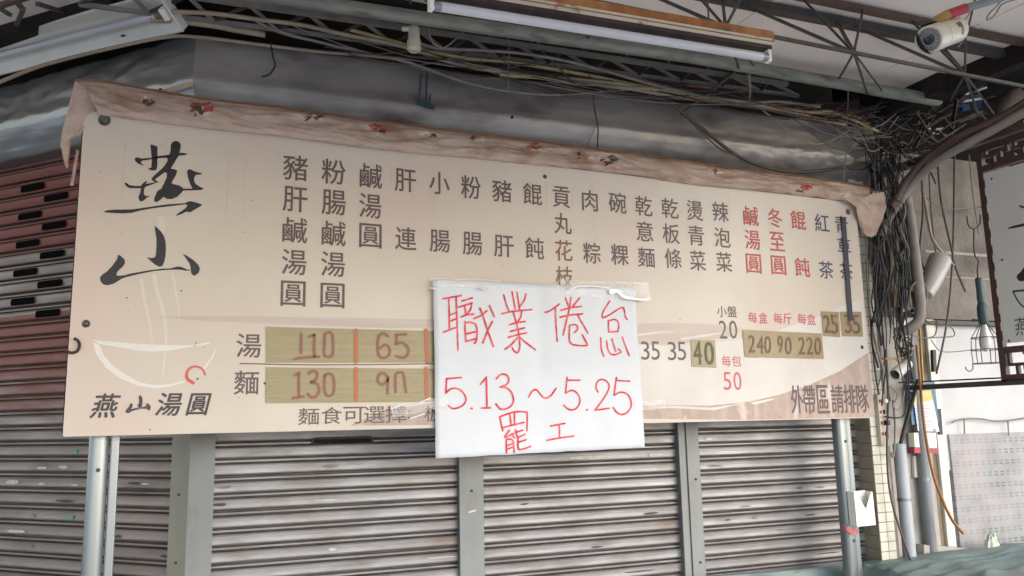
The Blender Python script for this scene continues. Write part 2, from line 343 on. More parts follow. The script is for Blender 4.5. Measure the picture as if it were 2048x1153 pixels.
def glyph(mb, ch, bold, cx, cy, wp, hp, Y, mi=0, shear=0.0):
    c = PY(cx, cy, Y); wm = (PY(cx + wp / 2, cy, Y) - PY(cx - wp / 2, cy, Y)).x; hm = (PY(cx, cy - hp / 2, Y) - PY(cx, cy + hp / 2, Y)).z
    wm *= NARROW.get(ch, 1)
    v, f = GL[(ch, bold)]
    e = bold * hm
    for k_, (ex, ez) in enumerate(((-e, 0), (e, 0), (0, -e * .8), (0, e * .8)) if bold else ((0, 0),)):
        mb.add([c + Vector((x * (wm - 2 * e) + y * hm * shear + ex, -.00005 * k_, y * (hm - 2 * e) + ez)) for x, y in v], f, mi)

def ribbon(mb, pts, wd, fn, mi=0, n=6, taper=None):
    """flat pen stroke: pts are 2-D, fn lifts a 2-D point to the surface"""
    P = [fn(p) for p in pts]; P = smooth_path(P, n) if len(P) > 2 else P
    k = len(P); L = []; Rr = []
    for i in range(k):
        t = (P[min(i + 1, k - 1)] - P[max(i - 1, 0)]).normalized()
        nn = Vector((-t.z, 0, t.x)).normalized() if abs(t.x) + abs(t.z) > 1e-6 else Vector((1, 0, 0))
        ww = wd * (taper[0] + (taper[1] - taper[0]) * i / (k - 1) if taper else 1) / 2
        L.append(P[i] + nn * ww); Rr.append(P[i] - nn * ww)
    vs = L + Rr
    mb.add(vs, [(i, i + 1, k + i + 1, k + i) for i in range(k - 1)], mi)
    for e, tq in ((0, P[0] - P[1]), (-1, P[-1] - P[-2])):      # round ends
        tq = tq.normalized(); nn = Vector((-tq.z, 0, tq.x)); ww = (L[e] - P[e]).length
        mb.add([P[e] + Vector((0, -.0001, 0)) + (nn * math.cos(a) + tq * math.sin(a)) * ww for a in [math.pi * j / 5 for j in range(6)]], [tuple(range(6))], mi)

# =================================================================== SETTING
g = MB(); g.add([(-400, -400, 0), (400, -400, 0), (400, 400, 0), (-400, 400, 0)], [(0, 1, 2, 3)])
tag(g.build('ground', M['ground']), kind='structure')

# canopy over the pavement
zc = 3.30
pa = PZ(0, 66, zc); pb = PZ(225, 0, zc)
back = [Vector((3.62, 2.90, zc)), Vector((0.55, 3.0, zc))]
dl = (pa - pb).normalized()
pts = [Vector((3.62, -.5, zc)), back[0], back[1], pb, pb + dl * 4, Vector((-6, -.5, zc))]
cnp = thing('canopy', 'pale sheet ceiling of the pavement canopy above the sign', 'canopy', (1, 1.2, zc))
m = MB(); k = len(pts)
m.poly(pts); m.poly([p + ZV * .05 for p in pts])
for i in range(k): a, b = pts[i], pts[(i + 1) % k]; m.add([a, b, b + ZV * .05, a + ZV * .05], [(0, 1, 2, 3)])
m.build('ceiling_sheet', M['ceil'], cnp)
m = MB()
for x in (1.15, 2.3, 3.3, 0.0): m.box((x, 1.2, zc - .003), .022, 3.4, .006)
m.build('sheet_joint', M['ceil'], cnp)
m = MB(); m.box((3.66, 1.2, zc - .03), .07, 4.0, .14); m.bar(back[0] + ZV * .0, back[1], .05, .06)
m.bar(pb + dl * -.05, pb + dl * 4, .09, .10)
m.build('edge_beam', M['dark'], cnp)
m = MB(); m.box((-4.3, 4.2, 3.98), 16.0, 10.2, .08); m.build('sky_blocking_deck', M['dark'], cnp)  # unseen deck added to keep the sky out, stretched far left
m = MB(); m.box((-4.3, -.85, 3.32), 16.0, .06, 1.26); m.build('unseen_sky_blocker', M['dark'], cnp)  # unseen, behind the camera; lowered to cut skylight on the sign top

# the building: upper walls that close the dark void above the shutter boxes
bld = thing('corner_building', 'dark upper wall of the corner shop above the shutter boxes', 'building', WF(1.5, -.3, 0))
m = MB()
def slab(f, s0, s1, o0, o1, z0, z1, mi=0):
    m.hexa([f(s0, o0, z0), f(s1, o0, z0), f(s1, o1, z0), f(s0, o1, z0), f(s0, o0, z1), f(s1, o0, z1), f(s1, o1, z1), f(s0, o1, z1)], mi)
slab(WF, 3.40, 3.46, .10, .62, 3.20, 4.0); slab(WF, .10, 3.42, -.12, -.5, 2.75, 6.5); slab(WL, .10, 12, -.12, -.5, 2.75, 6.5); slab(WF, -.02, .12, -.13, -.3, 2.75, 6.5)  # first slab added to shut skylight out at the right end
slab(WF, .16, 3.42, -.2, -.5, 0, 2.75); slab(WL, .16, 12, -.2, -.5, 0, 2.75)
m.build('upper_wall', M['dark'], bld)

# =================================================================== SHUTTERS
PITCH = .0658
PROF = [(.004, .000), (.0075, .0015), (.0100, .006), (.0096, .020), (.0105, .0335), (.0125, .0385), (.0110, .0405), (.002, .0412), (-.013, .0416), (-.013, .0468), (-.001, .0472), (.0020, .0490), (.0022, .0550), (-.001, .0572), (-.013, .0576), (-.013, .0648)]
def curtain(f, s0, s1, z0, z1, ph, nseg=1):
    mb = MB(); rows = []; nsl = int((z1 - z0) / PITCH)
    seeds = [random.uniform(-1, 1) for _ in range(nsl + 1)]
    for i in range(nsl):
        zb = z0 + i * PITCH
        for d, dz in PROF:
            rows.append([f(s0 + (s1 - s0) * j / nseg, d + .0016 * seeds[-1 - i], zb + dz + .0012 * seeds[i]) for j in range(nseg + 1)])
    mb.grid(rows, 0, False); np_ = len(PROF); per = len(mb.f) // max(len(rows) - 1, 1)
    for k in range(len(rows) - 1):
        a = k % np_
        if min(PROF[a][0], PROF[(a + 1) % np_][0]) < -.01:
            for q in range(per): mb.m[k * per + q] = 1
    return mb
ZB = 1.518 - int(1.518 / PITCH) * PITCH - .018 + PITCH
bays = [(.058, 1.058, 'left of the three front bays, with the recessed pull handle', 'dull grey roller shutter with slot handle under the notice, left bay'),
        (1.168, 2.151, '', 'grey roller shutter of the middle front bay below the white notice'),
        (2.264, 3.30, '', 'brightly shining roller shutter of the right front bay beside white pouch')]
for i, (s0, s1, _, lab) in enumerate(bays):
    t = thing('roller_shutter', lab, 'shutter', WF((s0 + s1) / 2, 0, 0), 'front roller shutters')
    curtain(WF, s0 - .01, s1 + .01, ZB - PITCH, 2.95, i).build('slat_curtain', [M['galv'], M['groove_shade']], t)
    mb = MB(); mb.hexa([WF(s0, -.01, 0.005), WF(s1, -.01, .005), WF(s1, .015, .005), WF(s0, .015, .005), WF(s0, -.01, ZB - PITCH), WF(s1, -.01, ZB - PITCH), WF(s1, .015, ZB - PITCH), WF(s0, .015, ZB - PITCH)])
    mb.build('bottom_bar', M['post'], t)
    if i == 0:
        # recessed pull handle: bright rim round a dark slot
        cH = PF(686, 882, .016); hw = (PF(748, 882, .016) - PF(624, 882, .016)).length / 2; hh = .017
        def pill(w_, h_, n=8):
            o_ = []
            for a in range(n + 1): q = -math.pi / 2 + math.pi * a / n; o_.append((w_ - h_ + h_ * math.cos(q), h_ * math.sin(q)))
            for a in range(n + 1): q = math.pi / 2 + math.pi * a / n; o_.append((-w_ + h_ + h_ * math.cos(q), h_ * math.sin(q)))
            return o_
        outer, inner = pill(hw, hh), pill(hw - .008, hh - .009); mb = MB(); nn = len(outer)
        ro = [cH + uF * x + ZV * y - nF * .006 for x, y in outer]; rm = [cH + uF * x * .985 + ZV * y * .8 + nF * .006 for x, y in outer]; ri = [cH + uF * x + ZV * y - nF * .004 for x, y in inner]
        for a_, b_ in ((ro, rm), (rm, ri)): mb.add(a_ + b_, [(j, (j + 1) % nn, nn + (j + 1) % nn, nn + j) for j in range(nn)], 0, True)
        mb.poly([p - nF * .004 for p in ri], 1)
        mb.build('handle', [M['alu'], M['dark']], t)

# corner shutter on the left face, with vent slots
t = thing('corner_roller_shutter', 'brown rust streaked roller shutter with black vent slots at left', 'shutter', WL(1, 0, 0))
ZL = 2.5068 - int(2.5068 / PITCH) * PITCH
def slat_rows(f, s0, s1, z0, z1): return curtain(f, s0, s1, z0, z1, 0, 8)
PLz = PL(60, 455, 0)
lc = curtain(WL, .05, 6.2, ZL - .004, 2.95, 0); lc.build('slat_curtain', [M['galvl'], M['groove_shade']], t)
slots = [(65, 381), (112, 403), (60, 439), (108, 459), (55, 496), (104, 519), (50, 556), (99, 580), (45, 614), (95, 640)]
# true slot position: on the convex band of its slat
def slotmesh(px, py):
    p = PL(px, py, .012); s = (p - A).dot(uL); z = p.z; i = round((z - ZL + .004 - .022) / PITCH); z = ZL - .004 + i * PITCH + .021
    hw_, hh_ = .078, .0155; o_ = []
    for a in range(7): q = -math.pi / 2 + math.pi * a / 6; o_.append((hw_ - .008 + .008 * math.cos(q), (hh_) * math.sin(q)))
    for a in range(7): q = math.pi / 2 + math.pi * a / 6; o_.append((-hw_ + .008 + .008 * math.cos(q), hh_ * math.sin(q)))
    mb = MB(); n_ = len(o_)
    rim = [WL(s + x, .0150, z + y) for x, y in o_]; inn = [WL(s + x * .93, .0146, z + y * .86) for x, y in o_]
    mb.add(rim + inn, [(j, (j + 1) % n_, n_ + (j + 1) % n_, n_ + j) for j in range(n_)], 0); mb.poly(inn, 0)
    return mb
for q in slots: slotmesh(*q).build('vent_slot', [M['void'], M['galvl']], t)
# loose paint chips and sticker scraps on the slats
rnd = random.Random(21)
def chip(f, s_, z_, w_, h_, mm, par, base):
    z0_ = base + round((z_ - base - .02) / PITCH) * PITCH + .019 + rnd.uniform(-.006, .006); mb = MB()
    mb.poly([f(s_ + w_ * math.cos(q) * (1 + .5 * nz((math.cos(q) + s_ * 9, math.sin(q), z_))), .0138 + .0003 * rnd.random(), z0_ + h_ * math.sin(q) * (1 + .5 * nz((math.cos(q), math.sin(q) + s_ * 7, z_)))) for q in [2 * math.pi * k / 11 for k in range(11)]])
    mb.build('paint_chip', M[mm], par)
for px, py, w_, h_, mm in ((85, 923, .030, .006, 'chip'), (128, 924, .030, .007, 'chip'), (150, 893, .020, .010, 'teal_chip'), (140, 1028, .024, .010, 'teal_chip'), (65, 1023, .014, .008, 'teal_chip'), (150, 964, .024, .005, 'chip'), (85, 962, .022, .005, 'chip'), (25, 955, .04, .010, 'chip'), (60, 1093, .020, .008, 'greyc'), (130, 1003, .05, .006, 'iron'), (270, 963, .035, .006, 'iron'), (290, 960, .02, .004, 'chip'), (30, 1060, .06, .008, 'chip'), (330, 1105, .03, .005, 'iron'), (235, 1060, .02, .006, 'iron')):
    p = PL(px, py, .014); chip(WL, (p - A).dot(uL), p.z, w_, h_, mm, t, ZL - .004)
fs_ = [o for o in bpy.data.objects if o.name.startswith('roller_shutter')]
for px, py, w_, h_, mm, bi in ((655, 988, .05, .0035, 'chip', 0), (760, 984, .10, .003, 'chip', 0), (660, 947, .03, .006, 'greyc', 0), (665, 1085, .016, .006, 'chip', 0), (885, 1128, .07, .003, 'chip', 0), (440, 1000, .03, .006, 'iron', 0), (450, 960, .03, .005, 'greyc', 0), (1180, 915, .12, .007, 'chip', 1), (1310, 920, .04, .007, 'chip', 1), (1195, 1105, .03, .004, 'iron', 1), (1280, 1135, .08, .003, 'iron', 1), (1300, 1010, .04, .005, 'iron', 1), (1050, 1020, .02, .004, 'iron', 1), (1418, 888, .02, .005, 'tube', 2), (1600, 990, .02, .004, 'iron', 2), (1490, 1005, .03, .004, 'greyc', 2), (1510, 1025, .016, .006, 'greyc', 2), (1660, 1106, .07, .003, 'iron', 2), (1560, 1050, .018, .004, 'greyc', 2), (1455, 1028, .014, .004, 'iron', 2), (1640, 970, .03, .004, 'greyc', 2), (1620, 1018, .03, .003, 'iron', 2), (1430, 945, .04, .004, 'greyc', 2)):
    p = PF(px, py, .014); chip(WF, (p - A).dot(uF), p.z, w_, h_, mm, fs_[bi], ZB - PITCH)
# posts
def post(name, lab, f, s0, s1, o0, o1, m_, z1=2.95, grp='shutter guide posts', groove=True):
    t_ = thing(name, lab, 'post', f((s0 + s1) / 2, (o0 + o1) / 2, 0), grp)
    mb = MB()
    def b(a, c, p, q): mb.hexa([f(a, p, 0), f(c, p, 0), f(c, q, 0), f(a, q, 0), f(a, p, z1), f(c, p, z1), f(c, q, z1), f(a, q, z1)])
    if groove:
        w_ = s1 - s0; b(s0, s0 + w_ * .30, o0, o1); b(s0 + w_ * .30, s0 + w_ * .38, o0, o1 - .006); b(s0 + w_ * .38, s1, o0, o1 + .001)
    else: b(s0, s1, o0, o1)
    mb.build('channel', m_, t_, .002)
    return t_
tp = post('shutter_post', 'flat grey shutter post below the notice with pale scuff mark', WF, 1.058, 1.168, -.03, .04, M['post'], groove=False)
mb = MB(); c_ = PF(945, 1024, .0412)
mb.poly([c_ + uF * x + ZV * y for x, y in ((-.018, -.005), (.012, .0), (.02, .008), (.0, .006), (-.016, .003))]); mb.build('scuff_mark', M['wallw'], tp)
post('shutter_post', 'grooved grey shutter post between the middle and the right shutter', WF, 2.151, 2.264, -.03, .04, M['post'])
cp = thing('corner_post', 'two faced grey and brownish post at the building corner', 'post', A)
mb = MB()
bis = (nF + nL).normalized(); k_ = .04 / bis.dot(nF)
c_ = A + bis * k_
for f_, s_, mi_ in ((uF, .075, 0), (uL, .075, 1)):
    nn_ = nF if mi_ == 0 else nL
    p0, p1 = c_, A + nn_ * .04 + f_ * s_; q0, q1 = A - bis * .02, A - nn_ * .03 + f_ * s_
    mb.hexa([p0, p1, q1, q0, p0 + ZV * 2.95, p1 + ZV * 2.95, q1 + ZV * 2.95, q0 + ZV * 2.95], mi_)
mb.build('channel', [M['post'], M['postw']], cp)

# =================================================================== SHUTTER BOXES (hoods)
HO = .15
prof = [(.02, 3.185), (.11, 3.19), (.135, 3.175), (.145, 3.10), (.150, 3.03), (.158, 2.985), (.150, 2.955), (.128, 2.91), (.10, 2.865), (.08, 2.845), (-.02, 2.835)]
def hood(name, lab, f, s_end, m_, amp, seed):
    t_ = thing(name, lab, 'shutter box', f(s_end / 2, .05, 2.835))
    mb = MB(); rows = []; N = int(min(s_end, 3.5) / .014)
    # resample the profile
    pr = []
    for (a, b), (c, d) in zip(prof, prof[1:]):
        kk = max(1, int(math.hypot(c - a, d - b) / .010))
        for i in range(kk): pr.append((a + (c - a) * i / kk, b + (d - b) * i / kk))
    pr.append(prof[-1])
    # mitre at the corner: start coordinate follows the bisector
    other = nL if f is WF else nF; u = uF if f is WF else uL; nn_ = nF if f is WF else nL
    b_ = (nF + nL).normalized(); kx = b_.dot(u) / b_.dot(nn_)
    for off, z in pr:
        row = []
        for j in range(N + 1):
            s_ = kx * off + (s_end - kx * off) * j / N
            fall = min(1, j / 4, (N - j) / 3 + .15)
            d = amp * fall * (nz((s_ * 2.3 + seed, z * 6, 1)) + .6 * nz((s_ * 6 + seed, z * 9, 4)))
            d += amp * .35 * fall * (.4 - abs(nz((s_ * 7 + seed, z * 13, 12)))) * 2
            d += amp * 2.6 * fall * (.45 - abs(nz((s_ * 9 + seed, z * 15, 7)))) * ((max(0, s_ - 1.9) / 1.2 * max(0, min(1, (3.08 - z) / .06))) if f is WF else .4)
            if f is WF: d += .011 * fall * (.45 - abs(nz((s_ * 20 + 5, z * 30, 3))) * 1.6) * min(1, max(0, s_ - 2.45) / .35) * math.exp(-((z - 2.965) / .045) ** 2)
            row.append(f(s_, off + d, z + .5 * d))
        rows.append(row)
    mb.grid(rows, 0, True)
    mb.add([f(s_end, a, b) for a, b in prof], [tuple(range(len(prof)))])
    mb.build('sheet_metal_cover', m_, t_)
    return t_
hf = hood('shutter_box', 'long dented dark grey shutter box above the sign', WF, 3.46, M['hood'], .0055, 3.0)
hl = hood('shutter_box', 'bright crumpled shutter box above the rusty corner shutter', WL, 6.0, M['hood2'], .009, 11.0)
# painted mark, rivets and a painted reflection streak on the boxes
def onhood(px, py, o_=.160): return PF(px, py, o_)
mb = MB()
for a in ([(842, 148), (840, 175), (838, 198)], [(854, 138), (853, 170), (852, 200)], [(834, 200), (848, 208), (870, 216)], [(861, 188), (859, 206)]):
    P_ = smooth_path([onhood(*p, o_=.166 if p[1] < 190 else .176) for p in a], 4); wd = .004 if len(a) > 2 and a[0][0] != 834 else .003
    if a[0][0] == 834: wd = .010
    for p, q in zip(P_, P_[1:]): d_ = (q - p).normalized(); sd_ = d_.cross(nF).normalized() * wd; mb.hexa([p - sd_, q - sd_, q + sd_, p + sd_, p - sd_ + nF * .002, q - sd_ + nF * .002, q + sd_ + nF * .002, p + sd_ + nF * .002])
mb.build('paint_mark', M['bluepaint'], hf)
for px, py in ((1023, 236), (325, 182)):
    mb = MB(); p = PF(px, py, .152) if px > 390 else PL(px, py, .160); mb.lathe(p, nF if px > 390 else nL, [(0, .007), (.012, .007), (.018, .003)], 10); mb.build('rivet', M['blackc'], hf if px > 390 else hl)
mb = MB(); sp_ = [PL(a, b, .185) for a, b in ((268, 196), (300, 187), (340, 175), (382, 163))]; sp2 = [PL(a, b, .180) for a, b in ((268, 198), (300, 194), (340, 184), (384, 171))]
for i in range(3): mb.add([sp_[i], sp_[i + 1], sp2[i + 1], sp2[i]], [(0, 1, 2, 3)])
mb.build('yellow_reflection', M['yell'], hl)  # yellow reflection on the metal, put on as a coloured strip

# =================================================================== MENU SIGN
TL, TR_, BL, BR = PY(168, 219, YS), PY(1710, 406, YS), PY(126, 874, YS), PY(1750, 836, YS)
X0, X1, Z0, Z1 = (TL.x + BL.x) / 2, (TR_.x + BR.x) / 2, (BL.z + BR.z) / 2, (TL.z + TR_.z) / 2
sign = thing('menu_signboard', 'long cream menu signboard with brush lettering and bowl drawing', 'signboard', ((X0 + X1) / 2, YS, Z0))
def rrect(x0, x1, z0, z1, rads, n=6):
    o_ = []
    for (cx, cz, a0, r_) in ((x1, z0, -90, rads[0]), (x1, z1, 0, rads[1]), (x0, z1, 90, rads[2]), (x0, z0, 180, rads[3])):
        sx = -1 if cx == x1 else 1; sz = 1 if cz == z0 else -1
        for i in range(n + 1): q = R(a0 + 90 * i / n); o_.append((cx + sx * r_ + r_ * math.cos(q), cz + sz * r_ + r_ * math.sin(q)))
    return o_
ol = rrect(X0, X1, Z0, Z1, (.006, .02, .05, .006)); mb = MB(); n_ = len(ol)
mb.poly([(x, YS, z) for x, z in ol]); mb.poly([(x, YS + .012, z) for x, z in ol])
mb.add([(x, YS, z) for x, z in ol] + [(x, YS + .012, z) for x, z in ol], [(i, (i + 1) % n_, n_ + (i + 1) % n_, n_ + i) for i in range(n_)])
mb.build('board', M['board'], sign)
mb = MB(); zf = (Z0 + Z1) / 2
for x in (X0 + .016, .9, 2.0, X1 - .018): mb.box((x, YS + .034, zf), .04, .04, Z1 - Z0 - .02)
for z in (Z0 + .03, Z1 - .03): mb.box(((X0 + X1) / 2, YS + .036, z), X1 - X0 - .03, .036, .04)
mb.build('frame', M['rustframe'], sign)
LY = YS - .0012
def spoly(mb, pts, org, s, Y=LY, mi=0): mb.poly([PY(org[0] + x / s, org[1] + y / s, Y) for x, y in pts], mi)
# printed swash
mb = MB()
low = [(1283, 838), (1283, 812), (1350, 811), (1420, 812), (1500, 804), (1560, 790), (1620, 770), (1680, 743), (1736, 706), (1749.5, 834.5), (1500, 840)]
mb.poly([PY(x, y, YS - .0009) for x, y in low]); 
lowl = [(700, 852), (760, 824), (860, 806), (900, 804), (1283, 812), (1283, 842), (900, 850)]
mb.poly([PY(x, y, YS - .0009) for x, y in lowl]); mb.build('printed_wave', M['pink'], sign)
mb = MB()
mb.poly([PY(x, y, YS - .0006) for x, y in [(1270, 690), (1330, 692), (1400, 690), (1470, 682), (1560, 660), (1640, 632), (1690, 610), (1722, 600), (1735, 706), (1680, 742), (1620, 769), (1560, 789), (1500, 803), (1420, 811), (1350, 810), (1270, 812)]])
mb.build('printed_pale_wave', M['pale'], sign)
mb = MB(); mb.poly([PY(x, y, YS - .0007) for x, y in [(300, 634), (420, 632), (560, 634), (700, 636), (880, 640), (880, 655), (780, 657), (640, 652), (500, 646), (380, 640)]]); mb.build('printed_streak', M['pink2'], sign)
mb = MB()
mb.poly([PY(x, y, YS - .0007) for x, y in [(1270, 648), (1330, 646), (1400, 647), (1484, 656), (1470, 672), (1400, 684), (1330, 690), (1270, 689)]])
mb.build('printed_streak', M['pink2'], sign)
mb = MB()
for q in ([(1275, 668), (1310, 664), (1345, 662), (1350, 664), (1310, 668), (1278, 673)], [(1360, 676), (1410, 669), (1450, 664), (1452, 666), (1415, 673), (1364, 681)], [(1300, 815), (1350, 812), (1420, 816), (1480, 808), (1430, 821), (1350, 817)], [(1500, 806), (1545, 797), (1550, 799), (1510, 810)]):
    mb.poly([PY(x, y, YS - .0011) for x, y in q])
mb.build('brushed_highlight', M['pale'], sign)
# brush lettering
YAN = [[(708, 125), (735, 128), (800, 150), (800, 300), (798, 400), (785, 450), (740, 460), (700, 450), (680, 425), (720, 425), (728, 330), (718, 200)],
 [(508, 300), (540, 288), (600, 305), (720, 295), (800, 275), (900, 262), (965, 255), (965, 300), (900, 295), (810, 302), (700, 318), (610, 332), (585, 345), (600, 375), (640, 395), (600, 390), (550, 368), (515, 335)],
 [(970, 130), (990, 95), (1030, 78), (1075, 88), (1100, 130), (1095, 180), (1080, 230), (1130, 232), (1190, 245), (1150, 262), (1075, 265), (1045, 310), (1010, 370), (970, 435), (1010, 440), (1055, 460), (1035, 520), (1000, 580), (980, 620), (1010, 632), (1080, 650), (1125, 680), (1130, 690), (1250, 690), (1215, 620), (1190, 540), (1180, 460), (1210, 440), (1250, 455), (1300, 480), (1370, 490), (1360, 508), (1290, 515), (1270, 550), (1270, 590), (1290, 630), (1340, 665), (1395, 690), (1370, 705), (1300, 710), (1130, 715), (1110, 740), (1060, 790), (990, 822), (930, 825), (875, 795), (840, 830), (790, 865), (755, 850), (760, 810), (800, 720), (850, 690), (890, 610), (920, 540), (920, 490), (890, 480), (840, 520), (770, 570), (790, 595), (830, 608), (780, 615), (740, 590), (720, 565), (760, 520), (850, 440), (890, 400), (930, 330), (925, 290), (960, 240), (970, 190)],
 [(375, 620), (400, 612), (440, 645), (510, 655), (585, 655), (610, 625), (640, 600), (675, 590), (650, 630), (760, 610), (800, 608), (720, 640), (650, 665), (630, 690), (625, 760), (650, 785), (720, 780), (670, 800), (640, 830), (600, 855), (570, 845), (555, 800), (580, 740), (590, 685), (520, 685), (450, 685), (400, 660)],
 [(105, 990), (150, 968), (260, 958), (400, 958), (480, 955), (620, 935), (900, 895), (1160, 875), (1190, 855), (1230, 850), (1300, 868), (1365, 890), (1370, 905), (1310, 940), (1220, 992), (1170, 985), (1100, 1020), (1030, 1040), (1060, 1010), (1160, 940), (1185, 905), (1160, 890), (1000, 910), (750, 940), (560, 975), (470, 1000), (360, 1008), (200, 1000)]]
SHAN = [[(365, 440), (385, 445), (435, 490), (440, 530), (420, 565), (360, 620), (345, 650), (355, 670), (430, 665), (500, 645), (700, 610), (860, 590), (940, 588), (1010, 568), (1060, 572), (1120, 600), (1160, 603), (1160, 610), (1110, 615), (1060, 605), (1000, 602), (900, 605), (750, 620), (600, 650), (450, 685), (400, 705), (320, 755), (250, 775), (200, 765), (170, 730), (165, 690), (185, 660), (240, 625), (300, 560), (350, 490)],
 [(765, 120), (790, 140), (840, 190), (870, 240), (885, 300), (888, 370), (885, 440), (870, 520), (850, 560), (820, 572), (780, 555), (730, 515), (675, 462), (720, 475), (765, 470), (778, 440), (785, 350), (785, 260), (770, 170)],
 [(1070, 425), (1120, 450), (1200, 505), (1245, 550), (1262, 590), (1250, 635), (1215, 665), (1190, 668), (1165, 640), (1160, 580), (1150, 540), (1110, 480)]]
mb = MB()
for q in YAN: spoly(mb, q, (190, 270), 6.404)
mb.build('brush_character', M['brush'], sign)
mb = MB()
for q in SHAN: spoly(mb, q, (170, 430), 5.489)
mb.build('brush_character', M['brush'], sign)
# bowl drawing
mb = MB(); Z7 = ((100, 500), 2.882)
spoly(mb, [(245, 518), (300, 525), (480, 540), (640, 548), (780, 550), (825, 548), (825, 558), (700, 580), (600, 588), (500, 582), (400, 562), (285, 545)], *Z7)
spoly(mb, [(840, 545), (920, 530), (922, 540), (850, 558)], *Z7)
spoly(mb, [(245, 530), (265, 600), (320, 680), (400, 740), (500, 785), (600, 798), (690, 790), (770, 765), (785, 752), (690, 775), (600, 780), (520, 765), (430, 715), (360, 665), (310, 605), (283, 546)], *Z7)
spoly(mb, [(880, 682), (930, 620), (955, 565), (962, 568), (938, 626), (890, 690)], *Z7)
mb.build('bowl_drawing', M['bowl'], sign)
mb = MB()
def z7(p): return PY(100 + p[0] / 2.882, 500 + p[1] / 2.882, YS - .0013)
ribbon(mb, [(825, 768), (793, 745), (788, 712), (808, 682), (845, 673), (880, 690), (895, 722)], .0115, z7, taper=(1, .45))
mb.build('red_ring', M['ring'], sign)
mb = MB()
def z7s(p): return PY(100 + p[0] / 2.882, 500 + p[1] / 2.882, YS - .0005)
for a, wd in (([(600, 150), (615, 230), (645, 330), (665, 440), (668, 560), (652, 715)], .013), ([(525, 170), (545, 290), (570, 400), (590, 530)], .009), ([(708, 140), (725, 240), (742, 340), (745, 410)], .008), ([(640, -180), (645, -60), (650, 0)], .02)):
    ribbon(mb, a, wd, z7s, taper=(1.1, .5))
mb.build('steam_drawing', M['steam'], sign)
# small brush line under the bowl
mb = MB(); glyph(mb, '燕', .020, 211, 812, 52, 50, LY, 0, .22); mb.build('small_brush_character', M['brushb'], sign)
mb = MB()
for dx, dy in ((0, 0), (1.6, -1.2), (-1.2, 1.6), (.8, 2)):
    for q in SHAN: mb.poly([PY(252 + dx + (x - 165) / 1097 * 48, 791 + dy + (y - 120) / 655 * 34, LY - .0001 * dx) for x, y in q])
mb.build('small_brush_character', M['brushb'], sign)
for ch, x, y, w_, h_ in (('湯', 339, 809, 50, 47), ('圓', 397.5, 809, 42, 45)):
    mb = MB(); glyph(mb, ch, .020, x, y, w_, h_, LY, 0, .20); mb.build('small_brush_character', M['brushb'], sign)
# menu columns
for c_, w_, h_, s_ in MENU:
    mb = MB()
    for ch, x, y in trip(s_): glyph(mb, ch, Bm, x, y, w_, h_, LY)
    mb.build('dish_lettering', M[c_], sign)
for c_, b_, w_, h_, s_, _ in SMALL:
    mb = MB()
    for ch, x, y in trip(s_): glyph(mb, ch, b_, x, y, w_, h_, LY)
    if ch == '擇':
        for yy in (824, 836): q = PY(818, yy, LY); mb.poly([q + Vector((.004 * math.cos(a), 0, .004 * math.sin(a))) for a in [j * math.pi / 4 for j in range(8)]])
    mb.build('small_lettering', M[c_], sign)
mb = MB(); ribbon(mb, [(480, 727.5), (700, 730), (1272, 722)], .0042, lambda p: PY(p[0], p[1], LY)); mb.build('ruled_line', M['ink_rust'], sign)
for px, py, r_ in ((209, 241, .020), (1696, 424, .016), (172, 648, .013), (1090, 354, .009), (1724, 695, .010)):
    mb = MB(); p = PY(px, py, YS); mb.lathe(p + Vector((0, .002, 0)), (0, -1, 0), [(0, r_), (.003, r_), (.0045, r_ * .85), (.0030, r_ * .55), (.0070, r_ * .48), (.0085, r_ * .25)], 16); mb.build('screw', M['washer'], sign)
mb = MB()
def pt(px, py): return PY(px, py, LY)
rnd = random.Random(31)
for px, py, w_, h_ in [(rnd.uniform(180, 1720), rnd.uniform(280, 840), rnd.uniform(1, 3), rnd.uniform(.8, 1.8)) for _ in range(34)] + list(((530, 767, 5, 4), (254, 596, 3, 2), (363, 582, 4, 2), (395, 758, 4, 3), (1560, 835, 4, 2), (1360, 640, 3, 2), (300, 860, 3, 2))):
    p = pt(px, py); mb.poly([p + Vector((w_ * .0011 * math.cos(a), 0, h_ * .0011 * math.sin(a) * (1 + .4 * math.sin(3 * a)))) for a in [j * math.pi / 5 for j in range(10)]])
mb.build('dirt_speck', M['iron'], sign)

# faint drip streaks from the wet fabric above
mb = MB(); rnd = random.Random(44)
for _ in range(20):
    x = rnd.uniform(230, 1690); y0_ = 262 + (x - 230) * .1 + rnd.uniform(0, 30); L = rnd.uniform(30, 190); wd = rnd.uniform(1.0, 3.0); sk = (x - 815) / 10300
    mb.poly([PY(x - wd, y0_, YS - .0004), PY(x + wd, y0_, YS - .0004), PY(x + wd * .8 + sk * L, y0_ + L * .7, YS - .0004), PY(x + sk * L, y0_ + L, YS - .0004), PY(x - wd * .7 + sk * L, y0_ + L * .6, YS - .0004)])
mb.build('drip_streaks', M['drip'], sign)['kind'] = 'stuff'
